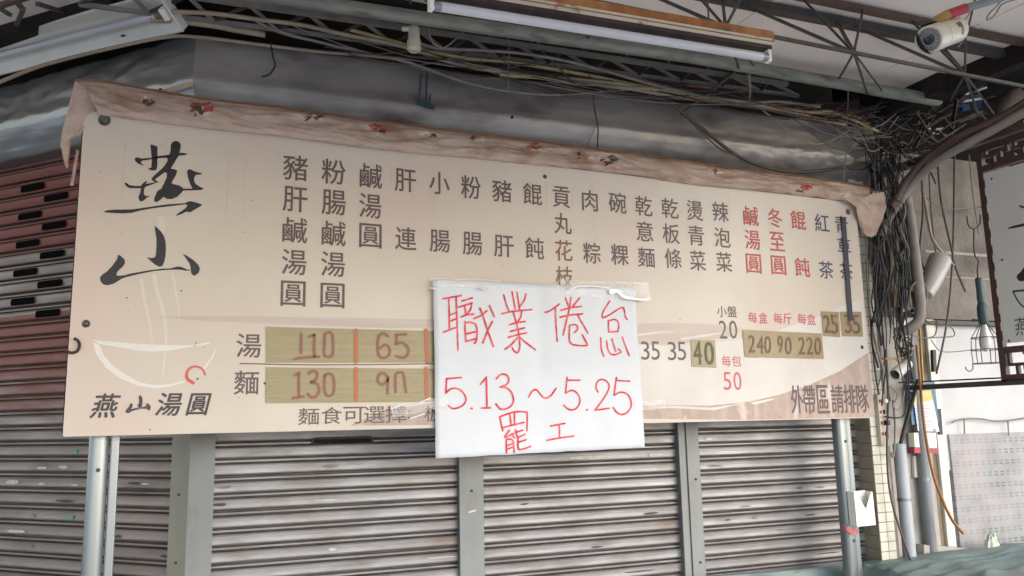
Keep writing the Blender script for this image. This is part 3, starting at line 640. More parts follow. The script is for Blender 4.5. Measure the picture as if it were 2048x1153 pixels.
# price stickers and tapes
def quad_sticker(name, lab, cor, m_, cat='sticker', grp='price stickers on the menu sign', Y=YS - .003):
    mb = MB(); P_ = [PY(x, y, Y) for x, y in cor]; rows = []
    for i in range(5):
        a = i / 4; rows.append([(P_[0].lerp(P_[1], j / 16)).lerp(P_[3].lerp(P_[2], j / 16), a) + Vector((0, -.0008 * nz((j * .7 + cor[0][0], i * .9, 3)), .0012 * nz((j * .8, cor[0][1], i)))) for j in range(17)])
    mb.grid(rows, 0, True)
    o = mb.build(name, m_); return tag(o, lab, cat, grp)
k1 = quad_sticker('price_sticker', 'upper of two long khaki tape strips, pen prices 110 and 65', [(532, 654), (868, 663), (868, 725.5), (532, 726)], M['tapek'])
k2 = quad_sticker('price_sticker', 'lower of two long khaki tape strips, pen prices 130 and 90', [(532, 735), (868, 738), (868, 804), (531, 807)], M['tapek'])
def zk(p): return PY(520 + p[0] / 5.014, 640 + p[1] / 5.014, YS - .0050)
PR1 = [[(415, 140), (412, 330)], [(345, 395), (430, 380), (590, 372)], [(495, 168), (545, 150)], [(545, 150), (545, 372)], [(650, 150), (645, 340), (680, 370), (725, 355), (735, 250), (725, 150), (690, 125), (650, 150)],
 [(1285, 165), (1235, 135), (1195, 165), (1180, 250), (1190, 350), (1240, 385), (1295, 350), (1300, 290), (1260, 250), (1195, 290)], [(1465, 145), (1375, 150)], [(1370, 150), (1365, 240)], [(1365, 240), (1430, 230), (1485, 280), (1485, 340), (1440, 380), (1370, 365)]]
PR2 = [[(350, 555), (395, 535)], [(390, 535), (390, 775)], [(330, 785), (435, 770)], [(490, 540), (530, 510), (575, 540), (560, 600), (510, 630), (570, 640), (595, 700), (570, 760), (520, 780), (480, 745)], [(650, 560), (645, 700), (680, 760), (730, 745), (745, 650), (730, 560), (690, 540), (650, 560)],
 [(1290, 580), (1240, 535), (1190, 560), (1185, 620), (1230, 650), (1285, 600)], [(1285, 580), (1280, 740)], [(1360, 725), (1360, 560), (1400, 530), (1440, 550), (1465, 725)]]
for par, PRS, ys in ((k1, PR1, (98, 425)), (k2, PR2, (485, 808))):
    mb = MB()
    for q in PRS: ribbon(mb, q, .0105, zk)
    mb.build('price_figures', M['old_red'], par)
    for x0, x1 in ((965, 965), (1665, 1680)):
        mb = MB(); ribbon(mb, [(x0, ys[0] + 8), (x1, ys[1] - 6)], .0150, zk); mb.build('divider_stripe', M['stripe'], par)
st = quad_sticker('price_sticker', 'small olive sticker with the pen price 40', [(1382, 680), (1430, 681), (1433, 736), (1383.5, 734)], M['tapek'])
mb = MB(); glyph(mb, '4', .004, 1395.5, 706, 17, 47, YS - .005); glyph(mb, '0', .004, 1419, 707, 19, 46, YS - .005); mb.build('price_figures', M['olive_pen'], st)
st = quad_sticker('price_sticker', 'wide tan sticker with pen prices 240, 90 and 220', [(1485, 660), (1643.5, 667.5), (1648, 718.5), (1489.5, 715)], M['tapeb'])
mb = MB()
for ch, x, y in (('2', 1504, 688), ('4', 1521, 690), ('0', 1536, 690), ('9', 1561, 689), ('0', 1577, 692), ('2', 1604, 692), ('2', 1620, 692), ('0', 1636, 693)): glyph(mb, ch, .004, x, y, 13 if ch != '9' else 10, 35, YS - .005, 0, .08)
mb.build('price_figures', M['old_brown'], st)
st = quad_sticker('price_sticker', 'small tan sticker with the pen price 25', [(1642.5, 623), (1678, 624.5), (1680.5, 675), (1646.5, 672.5)], M['tapeb'])
mb = MB(); glyph(mb, '2', .004, 1654.5, 648, 14, 36, YS - .005); glyph(mb, '5', .004, 1669.5, 649, 14, 38, YS - .005); mb.build('price_figures', M['old_brown'], st)
st = quad_sticker('price_sticker', 'small tan sticker with the struck out pen price 35', [(1680.5, 624), (1723, 624), (1726.5, 674), (1684.5, 673)], M['tapeb'])
mb = MB(); glyph(mb, '3', .004, 1696.5, 648, 15, 38, YS - .005); glyph(mb, '5', .004, 1713, 649, 15, 38, YS - .005); mb.build('price_figures', M['old_brown'], st)
mb = MB(); q_ = [PY(x, y, YS - .007) for x, y in ((1682.5, 434), (1691, 434.5), (1706, 641), (1697, 643))]
mb.hexa([q_[3], q_[2], q_[1], q_[0]] + [p + Vector((0, -.001, 0)) for p in (q_[3], q_[2], q_[1], q_[0])])
tag(mb.build('black_tape', M['black']), 'narrow black tape striking out the last drink on the sign', 'tape')

# =================================================================== WHITE NOTICE
YN = YS - .018
xm, zm = PY(1083, 735, YN).x, PY(1083, 735, YN).z
def paperY(x, z):
    y = YN
    a = (abs(x - xm)); b = abs(z - zm)
    y += .013 * math.exp(-a / .026) * (1 if z > zm else .4) - .011 * math.exp(-b / .024) + .004 * abs(x - xm) * (1 if x > xm else -.6)        # fold valleys and ridge
    y += .007 * nz((x * 2.6, z * 2.8, 5)) + .003 * nz((x * 8, z * 8, 2)) + .008 * max(0, (zm - z) - .22)
    return y
NC = [(866.5, 559.5), (1272, 576), (1290, 895), (871.5, 917.5)]
Pn = [PY(x, y, YN) for x, y in NC]
def lift(p, d=.0016): q = PY(p[0], p[1], YN); return Vector((q.x, paperY(q.x, q.z) - d, q.z))
mb = MB(); rows = []
NI, NJ = 32, 40
for i in range(NI + 1):
    row = []
    for j in range(NJ + 1):
        q = Pn[0].lerp(Pn[1], j / NJ).lerp(Pn[3].lerp(Pn[2], j / NJ), i / NI); edge = .002 * nz((j * .35, i * .35, 8)) if i in (0, NI) or j in (0, NJ) else 0
        row.append(Vector((q.x + edge, paperY(q.x, q.z), q.z + edge)))
    rows.append(row)
mb.grid(rows, 0, True)
note = mb.build('paper_notice', M['paper']); sm_ = note.modifiers.new('solid', 'SOLIDIFY'); sm_.thickness = .0005; sm_.offset = 1
tag(note, 'large folded white paper notice handwritten in red marker over the sign', 'notice')
def zf_(ox, oy, s): return lambda p: lift((ox + p[0] / s, oy + p[1] / s))
ZA, ZBf, ZCf, ZD = zf_(870, 570, 6.782), zf_(1080, 570, 6.782), zf_(870, 730, 6.068), zf_(1080, 730, 6.068)
HW = [
 (ZA, [[(105, 190), (350, 148)], [(188, 190), (190, 610)], [(285, 175), (305, 890)], [(200, 410), (285, 380)], [(190, 500), (290, 460)], [(110, 645), (200, 610), (290, 580)],
  [(360, 222), (505, 180)], [(310, 308), (400, 280), (500, 250)], [(400, 290), (415, 400)], [(495, 255), (480, 330), (430, 400)], [(345, 440), (420, 412), (520, 400)],
  [(400, 500), (400, 600), (415, 770)], [(405, 520), (480, 512), (545, 545), (565, 640), (560, 720), (545, 785), (525, 795)], [(405, 672), (550, 638)], [(415, 770), (545, 735)],
  [(525, 462), (620, 420), (700, 355)], [(605, 320), (645, 420), (700, 600), (785, 840)], [(775, 500), (710, 620), (645, 790)], [(735, 285), (800, 435)]]),
 (ZA, [[(930, 140), (965, 270), (1000, 360)], [(1045, 95), (1085, 330)], [(1110, 105), (1145, 330)], [(1235, 125), (1210, 210), (1155, 290)], [(900, 395), (1010, 370), (1170, 350), (1320, 335)], [(1060, 375), (1100, 510)], [(1175, 355), (1160, 440), (1120, 500)], [(1005, 545), (1100, 518), (1225, 498)], [(1020, 635), (1120, 608), (1215, 585)], [(990, 715), (1120, 680), (1245, 652)], [(1105, 520), (1130, 640), (1140, 720), (1150, 830), (1130, 905), (1100, 920), (1065, 895), (1040, 850)], [(1140, 705), (1080, 760), (1030, 815), (940, 880)], [(1150, 710), (1230, 780), (1370, 880)]]),
 (ZBf, [[(80, 370), (120, 362), (200, 310), (265, 260)], [(212, 310), (225, 550), (238, 765)], [(345, 180), (390, 300)], [(420, 175), (405, 290)], [(535, 180), (450, 290)], [(285, 345), (420, 312), (560, 295)], [(275, 440), (400, 412), (580, 395)], [(405, 310), (375, 440), (320, 680)], [(510, 405), (570, 510), (655, 655)], [(405, 550), (470, 540), (510, 560), (510, 610), (470, 650)], [(408, 550), (402, 720), (420, 790), (480, 818), (640, 822), (620, 760), (575, 675)]]),
 (ZBf, [[(950, 220), (870, 350), (850, 420), (870, 445), (960, 400), (1060, 335), (1130, 308), (1150, 350), (1165, 430), (1190, 470)], [(935, 480), (940, 640)], [(935, 490), (1010, 470), (1060, 490), (1078, 560), (1060, 635)], [(940, 640), (1065, 632)], [(832, 720), (840, 870), (870, 970)], [(912, 760), (925, 860), (960, 930), (1010, 948), (1080, 930), (1105, 905), (1075, 870)], [(985, 735), (1035, 900)], [(1125, 710), (1165, 820), (1215, 960)]]),
 (ZCf, [[(135, 170), (315, 155)], [(138, 175), (130, 345)], [(130, 345), (180, 300), (240, 285), (310, 310), (360, 370), (375, 430), (340, 490), (270, 525), (210, 530), (160, 495)], [(440, 530), (450, 530)], [(550, 240), (620, 150)], [(620, 155), (628, 520)], [(560, 525), (670, 522)],
  [(740, 170), (790, 120), (860, 125), (890, 180), (870, 235), (790, 272)], [(790, 272), (850, 275), (920, 330), (950, 420), (930, 490), (860, 535), (790, 535), (735, 475)], [(1135, 390), (1180, 320), (1225, 302), (1270, 345), (1310, 390), (1355, 403), (1404, 375), (1469, 285)]]),
 (ZD, [[(328, 155), (310, 345)], [(325, 188), (485, 188)], [(310, 345), (380, 312), (440, 335), (480, 400), (480, 470), (440, 530), (380, 548), (330, 530), (288, 490)], [(567, 545), (577, 545)], [(705, 330), (680, 270), (700, 205), (750, 178), (810, 200), (840, 260), (820, 330), (760, 430), (670, 550)], [(670, 550), (835, 530)], [(928, 155), (900, 370)], [(925, 190), (1090, 200)], [(900, 370), (970, 335), (1040, 345), (1090, 400), (1108, 480), (1090, 540), (1040, 590), (980, 602), (920, 570), (888, 520)]]),
 (ZCf, [[(785, 630), (800, 700), (825, 800)], [(790, 630), (900, 590), (1000, 570), (1100, 575), (1118, 600), (1120, 800)], [(905, 595), (925, 730)], [(965, 585), (965, 730)], [(825, 765), (950, 730), (1080, 700)], [(905, 795), (850, 880), (960, 835)], [(930, 840), (970, 890)], [(870, 900), (870, 1068)], [(872, 905), (930, 905), (955, 940), (965, 1062)], [(870, 985), (955, 955)], [(870, 1030), (960, 995)], [(980, 790), (1000, 870), (1015, 890)], [(985, 820), (1065, 795)], [(1015, 880), (1095, 845)], [(1010, 890), (1015, 1015), (1060, 1025), (1165, 992)], [(1015, 940), (1110, 910)]]),
 (ZD, [[(130, 745), (300, 712)], [(235, 725), (240, 890)], [(90, 918), (230, 890), (410, 865)]]),
]
for fn, strokes in HW:
    mb = MB()
    for i, q in enumerate(strokes):
        ribbon(mb, q, .0072, (lambda p, fn=fn, i=i: fn(p) + Vector((0, -.00006 * i, 0))), n=8)
    mb.build('handwriting', M['marker'], note)
# adhesive tape pieces holding the notice
def tape(lab, cor, nx=14, ny=5, amp=.004, seed=1, Y=YN - .004, name='clear_tape'):
    mb = MB(); P_ = [PY(x, y, Y) for x, y in cor]; rows = []
    for i in range(ny + 1):
        rows.append([P_[0].lerp(P_[1], j / nx).lerp(P_[3].lerp(P_[2], j / nx), i / ny) + Vector((0, -amp * abs(nz((j * .6 + seed, i * .9, seed))) - amp * .4 * nz((j * 1.9, i * 2.1, seed)), .4 * amp * nz((j * .9, i, seed)))) for j in range(nx + 1)])
    mb.grid(rows, 0, True); return tag(mb.build(name, M['clear']), lab, 'tape', 'tapes holding the notice')
tape('wide clear tape at the upper right corner of the notice', [(1118, 560), (1296, 566), (1302, 603), (1130, 590)], 26, 7, .010, 2)
tape('short clear tape over the upper left edge of the notice', [(860, 556), (1000, 560), (1000, 577), (862, 574)], 20, 4, .006, 9)
tape('crumpled clear tape over the lower left edge of the notice', [(780, 812), (893, 792), (900, 812), (786, 836)], 20, 5, .008, 17)
tape('clear tape over the lower right edge of the notice', [(1270, 803), (1330, 800), (1332, 818), (1272, 822)], 14, 4, .006, 23)
# white strokes painting the glare on the clear tape
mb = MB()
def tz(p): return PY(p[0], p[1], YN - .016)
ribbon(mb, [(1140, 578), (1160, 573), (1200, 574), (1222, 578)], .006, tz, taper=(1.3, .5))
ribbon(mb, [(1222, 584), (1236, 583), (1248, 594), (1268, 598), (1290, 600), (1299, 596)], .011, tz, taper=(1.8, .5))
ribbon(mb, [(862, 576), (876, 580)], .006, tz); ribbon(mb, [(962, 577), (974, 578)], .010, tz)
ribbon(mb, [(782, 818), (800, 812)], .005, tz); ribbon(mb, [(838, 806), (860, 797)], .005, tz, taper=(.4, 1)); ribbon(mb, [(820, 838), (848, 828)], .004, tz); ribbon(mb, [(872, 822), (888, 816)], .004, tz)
tag(mb.build('tape_glare', M['tube']), 'white painted glare streaks on the tape along the notice edges', 'tape glare', kind='stuff')

# =================================================================== FABRIC COVER over the sign
top = [(150, 163), (220, 167), (300, 183), (380, 196), (450, 205), (560, 217), (680, 236), (800, 252), (950, 270), (1100, 288), (1250, 308), (1400, 330), (1550, 349), (1680, 366), (1760, 380), (1768, 384)]
bot = [(196, 222), (240, 228), (300, 236), (380, 247), (450, 255), (560, 266), (680, 284), (800, 298), (950, 311), (1100, 327), (1250, 343), (1400, 366), (1550, 381), (1660, 393), (1716, 404), (1738, 420)]
cov = thing('fabric_cover', 'rolled pinkish fabric awning lying along the top of the sign', 'fabric cover', PY(960, 310, YS + .04))
def resamp(a, n):
    o_ = []
    for i in range(n):
        t_ = i / (n - 1) * (len(a) - 1); k0 = min(int(t_), len(a) - 2); f_ = t_ - k0
        o_.append((a[k0][0] + (a[k0 + 1][0] - a[k0][0]) * f_, a[k0][1] + (a[k0 + 1][1] - a[k0][1]) * f_))
    return o_
N = 420; tp_, bt_ = resamp(top, N), resamp(bot, N); mb = MB(); rows = []
K = 24
for k in range(K + 1):
    f_ = k / K; row = []
    for j in range(N):
        a = PY(*tp_[j], YS + .07); b = PY(*bt_[j], YS - .030)
        p = a.lerp(b, f_); bul = math.sin(math.pi * f_) * .016 + .010 * math.exp(-((f_ - .30) / .10) ** 2) * (.6 + nz((p.x * 3, 1, 7)))
        q1 = .5 - abs(nz((p.x * 4.5 + f_ * 2.2, f_ * 2.2, 2))) * 1.6; q2 = .5 - abs(nz((p.x * 10 - f_ * 3.5, f_ * 3.5 + p.x, 6))) * 1.6; q3 = .5 - abs(nz((p.x * 24 + f_ * 6, f_ * 6, 9))) * 1.6
        sg = .009 * q1 + .0065 * q2 * (.4 + f_) + .0024 * q3 + .006 * nz((p.x * 2, f_ * 2, 4))
        row.append(p + Vector((0, -bul - sg * (.4 + f_ * .8), (.35 * bul + .6 * sg) * (1 if 0 < k < K else .55))))
    rows.append(row)
# tuck the lower hem back over the board
rows.append([p + Vector((0, .028, -.006)) for p in rows[-1]])
rows.insert(0, [p + Vector((0, .06, -.012)) for p in rows[0]])
mb.grid(rows, 0, True); mb.build('rolled_fabric', M['cloth'], cov)
mb = MB(); mb.tube([rows[1][j] + Vector((0, -.002, .003)) for j in range(0, N, 4)], .0045, 6); mb.build('edge_binding', M['binding'], cov)
# hanging ends
def drape(pts_rows, Ys, seed, name='hanging_end'):
    mb = MB(); rows = []
    for (row, Yr) in zip(pts_rows, Ys):
        rr = resamp(row, 14); rows.append([PY(x, y, Yr + .012 * nz((x * .06 + seed, y * .03, seed)) + .006 * nz((x * .2, y * .05, seed))) for x, y in rr])
    big = []
    for i in range(len(rows) - 1):
        for q in range(4): big.append([rows[i][j].lerp(rows[i + 1][j], q / 4) + Vector((0, .004 * nz((j * .8, i * 3 + q, seed)), 0)) for j in range(14)])
    big.append(rows[-1]); mb.grid(big, 0, True); mb.build(name, M['cloth'], cov)
drape([[(150, 163), (172, 176), (196, 222), (186, 232)], [(137, 215), (148, 225), (170, 240), (178, 246)], [(124, 262), (136, 268), (150, 272), (160, 268)], [(121, 290), (128, 290), (136, 282), (142, 276)], [(128, 325), (130, 330), (133, 336), (136, 338)]], [YS + .0, YS + .0, YS + .0, YS + .02, YS + .03], 3)
drape([[(152, 300), (154, 300), (157, 302), (158, 304)], [(140, 372), (142, 372), (145, 372), (147, 372)]], [YS + .005, YS + .005], 13, 'hem_strip')
drape([[(1690, 398), (1716, 402), (1745, 388), (1768, 384)], [(1712, 414), (1726, 418), (1748, 420), (1773, 415)], [(1716, 436), (1728, 446), (1746, 448), (1764, 442)], [(1720, 456), (1730, 470), (1742, 476), (1752, 470)]], [YS - .035, YS - .03, YS - .02, YS + .01], 21)
# small printed motifs on the fabric: abstract patches
mot = [(407, 212, 24, 14, 'clothred', 0), (396, 220, 13, 16, 'clothdark', 1), (416, 226, 16, 15, 'clothpale', 2), (296, 205, 12, 9, 'clothdark', 3), (290, 198, 8, 7, 'clothpale', 4), (626, 232, 20, 8, 'clothdark', 5), (636, 236, 16, 8, 'clothpale', 31), (760, 253, 20, 9, 'clothred', 6), (764, 262, 8, 5, 'clothdark', 7),
 (848, 266, 12, 6, 'clothpale', 8), (866, 269, 6, 6, 'clothdark', 9), (948, 276, 9, 4, 'clothdark', 10), (962, 282, 9, 7, 'clothpale', 11), (1066, 292, 18, 9, 'clothred', 12), (1074, 298, 12, 6, 'clothpale', 13), (1158, 311, 3.5, 9, 'clothdark', 14), (1178, 314, 10, 5, 'clothpale', 15), (1218, 321, 20, 11, 'clothdark', 16), (1204, 316, 8, 6, 'clothpale', 17),
 (1432, 344, 15, 8, 'clothpale', 18), (1432, 345, 5, 5, 'clothdark', 19), (1614, 376, 13, 8, 'clothred', 20), (1602, 382, 9, 3.5, 'clothdark', 21), (1694, 388, 14, 7, 'clothpale', 22)]
from mathutils.bvhtree import BVHTree
kk_ = len(rows[0]); bvh = BVHTree.FromPolygons([p for r_ in rows for p in r_], [(i * kk_ + j, i * kk_ + j + 1, (i + 1) * kk_ + j + 1, (i + 1) * kk_ + j) for i in range(len(rows) - 1) for j in range(kk_ - 1)])
for (px, py, w_, h_, mm, sd_) in mot:
    # sit the patch on the cover: find fraction between hem and ridge
    j = min(range(N), key=lambda i: abs((tp_[i][0] + bt_[i][0]) / 2 - px)); t0_, b0_ = tp_[j][1], bt_[j][1]
    mb = MB(); rm = random.Random(100 + sd_)
    for _k in range(12 if mm != 'clothpale' else 7):
        ux_ = px + rm.uniform(-.8, .8) * w_; uy_ = py + rm.uniform(-.7, .7) * h_; aw = w_ * rm.uniform(.2, .5); ah = h_ * rm.uniform(.12, .38); an = rm.uniform(-.8, .8); pts_ = []
        for a in range(9):
            q = a * 2 * math.pi / 9; rr = 1 + .6 * nz((math.cos(q) * 2 + sd_ + _k, math.sin(q) * 2, sd_))
            x = ux_ + rr * (aw * math.cos(q) * math.cos(an) - ah * math.sin(q) * math.sin(an)); y = uy_ + rr * (aw * math.cos(q) * math.sin(an) + ah * math.sin(q) * math.cos(an))
            d = ray(x, y).normalized(); hit = bvh.ray_cast(O, d)[0]
            if hit is None: pts_ = None; break
            pts_.append(hit - d * (.0014 + .0003 * _k))
        if pts_:
            c_ = sum(pts_, Vector()) / len(pts_); dd = (c_ - O).normalized(); h0_ = bvh.ray_cast(O, dd)[0]
            if h0_: c_ = h0_ - dd * (.0014 + .0003 * _k)
            mb.add(pts_ + [c_], [(a, (a + 1) % 9, 9) for a in range(9)])
    if mb.v: mb.build('printed_patch', M[mm], cov)

# little rusty hook on the frame
mb = MB(); mb.tube(smooth_path([PY(*p, YS - .012) for p in ((132, 702), (142, 706), (154, 703), (159, 692), (156, 682), (148, 677))], 5), .0045, 8)
tag(mb.build('hook', M['rustframe']), 'small rusty wire hook at the left edge of the sign', 'hook')

# =================================================================== ALUMINIUM SIGN POLES
def pole(lab, xl, xr, y, Y, grp='aluminium poles carrying the sign'):
    t_ = thing('sign_pole', lab, 'pole', PY((xl + xr) / 2, y, Y).xy.to_3d(), grp)
    a, b = PY(xl, y, Y).x, PY(xr, y, Y).x; wd = b - a; ztop = Z1 - .12
    mb = MB()
    c1 = a + wd * .66
    mb.box(((a + c1) / 2, Y + .03, ztop / 2), c1 - a, .06, ztop); tb_ = mb.build('tube', M['alu'], t_, .022); tb_.modifiers['bevel'].segments = 5; tb_.data.polygons.foreach_set('use_smooth', [True] * len(tb_.data.polygons))
    mb = MB(); mb.box(((c1 + b) / 2 + .003, Y + .04, ztop / 2), b - c1 - .002, .045, ztop); mb.build('side_channel', M['alu'], t_, .006)
    mb = MB(); mb.box(((a + b) / 2, Y + .03, .006), wd + .06, .12, .012); mb.build('base_plate', M['post'], t_)
    return t_
pole('wide bright aluminium pole under the left end of the sign', 170, 232, 1000, YS + .06)
pr_ = pole('narrow aluminium pole under the right end of the sign with white pouch', 1690, 1719, 1000, YS + .06)


# =================================================================== CANOPY STEELWORK
def fscrew(mb, p, q, w, mi=0): mb.bar(p, q, w, w, mi)
def line_at(px1, px2, z, xs):
    a, b = PZ(*px1, z), PZ(*px2, z); d = (b - a) / (b.x - a.x); return [a + d * (x - a.x) for x in xs]
tru = thing('roof_truss', 'dark lattice truss under the pale canopy ceiling at upper right', 'roof truss', (2, 2.3, 2.93))
mb = MB(); b0, b1 = line_at((1450, 55), (1930, 150), 2.95, (-1.5, 3.62)); mb.bar(b0, b1, .011, .012); mb.build('bottom_chord', M['iron'], tru)
mb = MB(); a0, a1 = line_at((1452, 0), (2008, 110), 3.275, (-1.5, 3.62)); mb.bar(a0, a1, .045, .03); mb.build('top_chord', M['iron'], tru)
mb = MB(); c0, c1 = line_at((1630, 0), (2040, 85), 3.28, (-1.5, 3.62)); mb.bar(c0, c1, .035, .02); mb.build('top_chord', M['ironbrown'], tru)
nodes = [1.79 + .58 * i for i in range(-4, 3)]
mid = lambda p, q, x: p + (q - p) * ((x - p.x) / (q.x - p.x))
for x in nodes:
    n0 = mid(b0, b1, x)
    for tx, (p, q), wd in ((x - .24, (a0, a1), .011), (x - .02, (c0, c1), .008), (x + .27, (a0, a1), .011), (x + .30, (c0, c1), .008)):
        m_ = MB(); m_.bar(n0, mid(p, q, tx), wd, wd); m_.build('web_bar', M['iron'], tru)
    q_ = pj(n0)
    for dx_, dy_, wd in ((27, 82, .009), (58, 78, .006), (-30, 52, .007)):
        m_ = MB(); m_.bar(n0, PF(q_[0] + dx_, q_[1] + dy_, .5), wd, wd); m_.build('web_bar', M['iron'], tru)
tr2 = thing('roof_truss', 'shadowy lattice truss in the dark gap above the long shutter box', 'roof truss', WF(1.6, .3, 3.3))
def dchord(p, q, o_, w_, nm, mm):
    m_ = MB(); A_, B_ = PF(*p, o_), PF(*q, o_); d_ = (B_ - A_); m_.bar(A_ - d_ * .5, B_ + d_ * .15, w_, w_); m_.build(nm, mm, tr2); return A_ - d_ * .5, B_ + d_ * .15
e0, e1 = dchord((700, 40), (1480, 155), .30, .020, 'bottom_chord', M['greyc'])
f0, f1 = dchord((700, 78), (1500, 180), .22, .016, 'bottom_chord', M['greyc'])
g0, g1 = e0 + ZV * .35 - nF * .1, e1 + ZV * .35 - nF * .1
m_ = MB(); m_.bar(g0, g1, .03, .03); m_.build('top_chord', M['iron'], tr2)
for i in range(14):
    for a_, b_, p, q in ((e0, e1, g0, g1), (f0, f1, e0, e1)):
        m_ = MB(); m_.bar(a_.lerp(b_, i / 14), p.lerp(q, (i + .5) / 14), .012, .012); m_.build('web_bar', M['iron'], tr2)
        m_ = MB(); m_.bar(a_.lerp(b_, (i + 1) / 14), p.lerp(q, (i + .5) / 14), .012, .012); m_.build('web_bar', M['greyc'], tr2)
# left: joists seen beyond the left lamp
tr3 = thing('roof_truss', 'thin dark lattice bars against the ceiling at the upper left corner', 'roof truss', PZ(60, 30, 3.1))
h0, h1 = PZ(-160, 62, 3.16), PZ(100, -20, 3.16)
m_ = MB(); m_.bar(h0, h1, .018, .018); m_.build('bottom_chord', M['ironbrown'], tr3)
for a_, b_ in (((47, 18), (33, 50)), ((75, 8), (125, 24)), ((20, 30), (-20, 5)), ((45, 18), (20, -10))):
    m_ = MB(); m_.bar(PZ(*a_, 3.16), PZ(*b_, 3.27), .015, .015); m_.build('web_bar', M['iron'], tr3)

pp = [PF(360, -34, .5), PF(680, 14, .5), PF(1380, 114, .5), PF(1740, 178, .5), PF(1745, 179, .5), PF(1872, 201, .5), PF(1878, 202, .5)]
mb = MB(); mb.tube(pp, .030, 16, radii=[.029, .029, .029, .029, .031, .031, .026])
tag(mb.build('steel_pipe', M['pipe']), 'long green grey steel pipe running across under the ceiling edge', 'pipe')

# =================================================================== LAMPS
def batten(lab, p, q, hv, dv):
    """rusty single tube batten: p,q tube centre ends, hv up, dv toward viewer"""
    t_ = thing('fluorescent_lamp', lab, 'lamp', (p + q) / 2); d = (q - p).normalized(); L = (q - p).length
    c = (p + q) / 2 + hv * .052
    mb = MB(); mb.box(c + hv * .016, L + .03, .044, .040, d, dv, hv); mb.build('housing', M['rust'], t_, .004)
    mb = MB(); mb.box(c - hv * .009, L + .02, .040, .012, d, dv, hv); mb.build('lower_tray', M['rustw'], t_, .002)
    mb = MB(); mb.box(c - hv * .021, L + .01, .034, .012, d, dv, hv); mb.build('recess', M['rustframe'], t_)
    mb = MB(); mb.box(c + hv * .002 + dv * .0225, L + .005, .003, .007, d, dv, hv); mb.build('cream_lip', M['rustw'], t_)
    mb = MB(); mb.tube([p + d * .02, q - d * .02], .0145, 14); mb.build('tube', M['tube'], t_)
    for e, sgn in ((p, 1), (q, -1)):
        mb = MB(); mb.box(e + hv * .014, .014, .024, .060, d, dv, hv); mb.build('socket', M['plastw'], t_, .002)
        mb = MB(); mb.lathe(e + d * sgn * .006, d * sgn, [(0, .0148), (.022, .0148)], 12); mb.build('tube_cap', M['alu'], t_)
    for k in (.2, .8):
        mb = MB(); b_ = p.lerp(q, k) + hv * .08; mb.tube([b_, Vector((b_.x, b_.y, 3.3))], .003, 6); mb.build('hanger_rod', M['iron'], t_)
    return t_
lp, lq = PY(862, 11, 2.0), PY(1536, 116, 2.0)
batten('rust brown fluorescent batten with a single pale tube above the sign', lp, lq, ZV, Vector((0, -1, 0)))

t_ = thing('fluorescent_lamp', 'white enamel fluorescent lamp at upper left with darkened tube end', 'lamp', PL(180, 80, .3))
q0 = PL(340, 26, .3); zq = q0.z; s_q = (q0 - A).dot(uL); L_ = 1.25
dirL = (PL(0, 112, .3) - q0); dirL = dirL.normalized()
cr_ = [(-.075, .004), (-.070, .012), (-.030, .044), (.030, .044), (.070, .012), (.075, .004), (.068, .000), (.026, .030), (-.026, .030), (-.068, .0)]
side = dirL.cross(ZV).normalized(); side = side if side.dot(nL) > 0 else -side; upv = side.cross(dirL).normalized(); upv = upv if upv.z > 0 else -upv
mb = MB(); nn = len(cr_); ra = R(34); side, upv = side * math.cos(ra) + upv * math.sin(ra), upv * math.cos(ra) - side * math.sin(ra)
ring = lambda c: [c + side * a + upv * b for a, b in [(a * 1.15, b) for a, b in cr_]]
r1_, r2_ = ring(q0), ring(q0 + dirL * L_)
mb.add(r1_ + r2_, [(i, (i + 1) % nn, nn + (i + 1) % nn, nn + i) for i in range(nn)]); mb.add(r1_, [tuple(reversed(range(nn)))]); mb.add(r2_, [tuple(range(nn))])
mb.build('tray', M['enamel'], t_, .003)
mb = MB(); mb.tube([q0 + dirL * .07 + upv * .006, q0 + dirL * (L_ - .05) + upv * .006], .0145, 14); mb.build('tube', M['tube'], t_)
mb = MB(); mb.box(q0 + dirL * .026 + upv * .012, .026, .05, .045, dirL, side, upv); mb.build('socket', M['plastw'], t_, .004)
mb = MB(); mb.box(q0 + dirL * .002 + upv * .022, .010, .165, .044, dirL, side, upv); mb.build('end_cap', M['enamel'], t_, .004)
mb = MB(); mb.lathe(q0 + dirL * .042 + upv * .006, dirL, [(0, .0155), (.03, .0155)], 12, 0); mb.build('tube_cap', M['brown_pl'], t_)
mb = MB(); mb.box(q0 + dirL * .34 + upv * .030 + side * .045, .03, .012, .004, dirL, side, upv); mb.build('spring_clip', M['iron'], t_)
mb = MB(); mb.box(q0 + dirL * .30 + upv * .014 - side * .048, .018, .008, .004, dirL, side, upv); mb.build('spring_clip', M['iron'], t_)
for k in (.25, .95):
    mb = MB(); b_ = q0 + dirL * k + upv * .04; mb.tube([b_, Vector((b_.x, b_.y, 3.95))], .004, 6); mb.build('hanger_rod', M['iron'], t_)

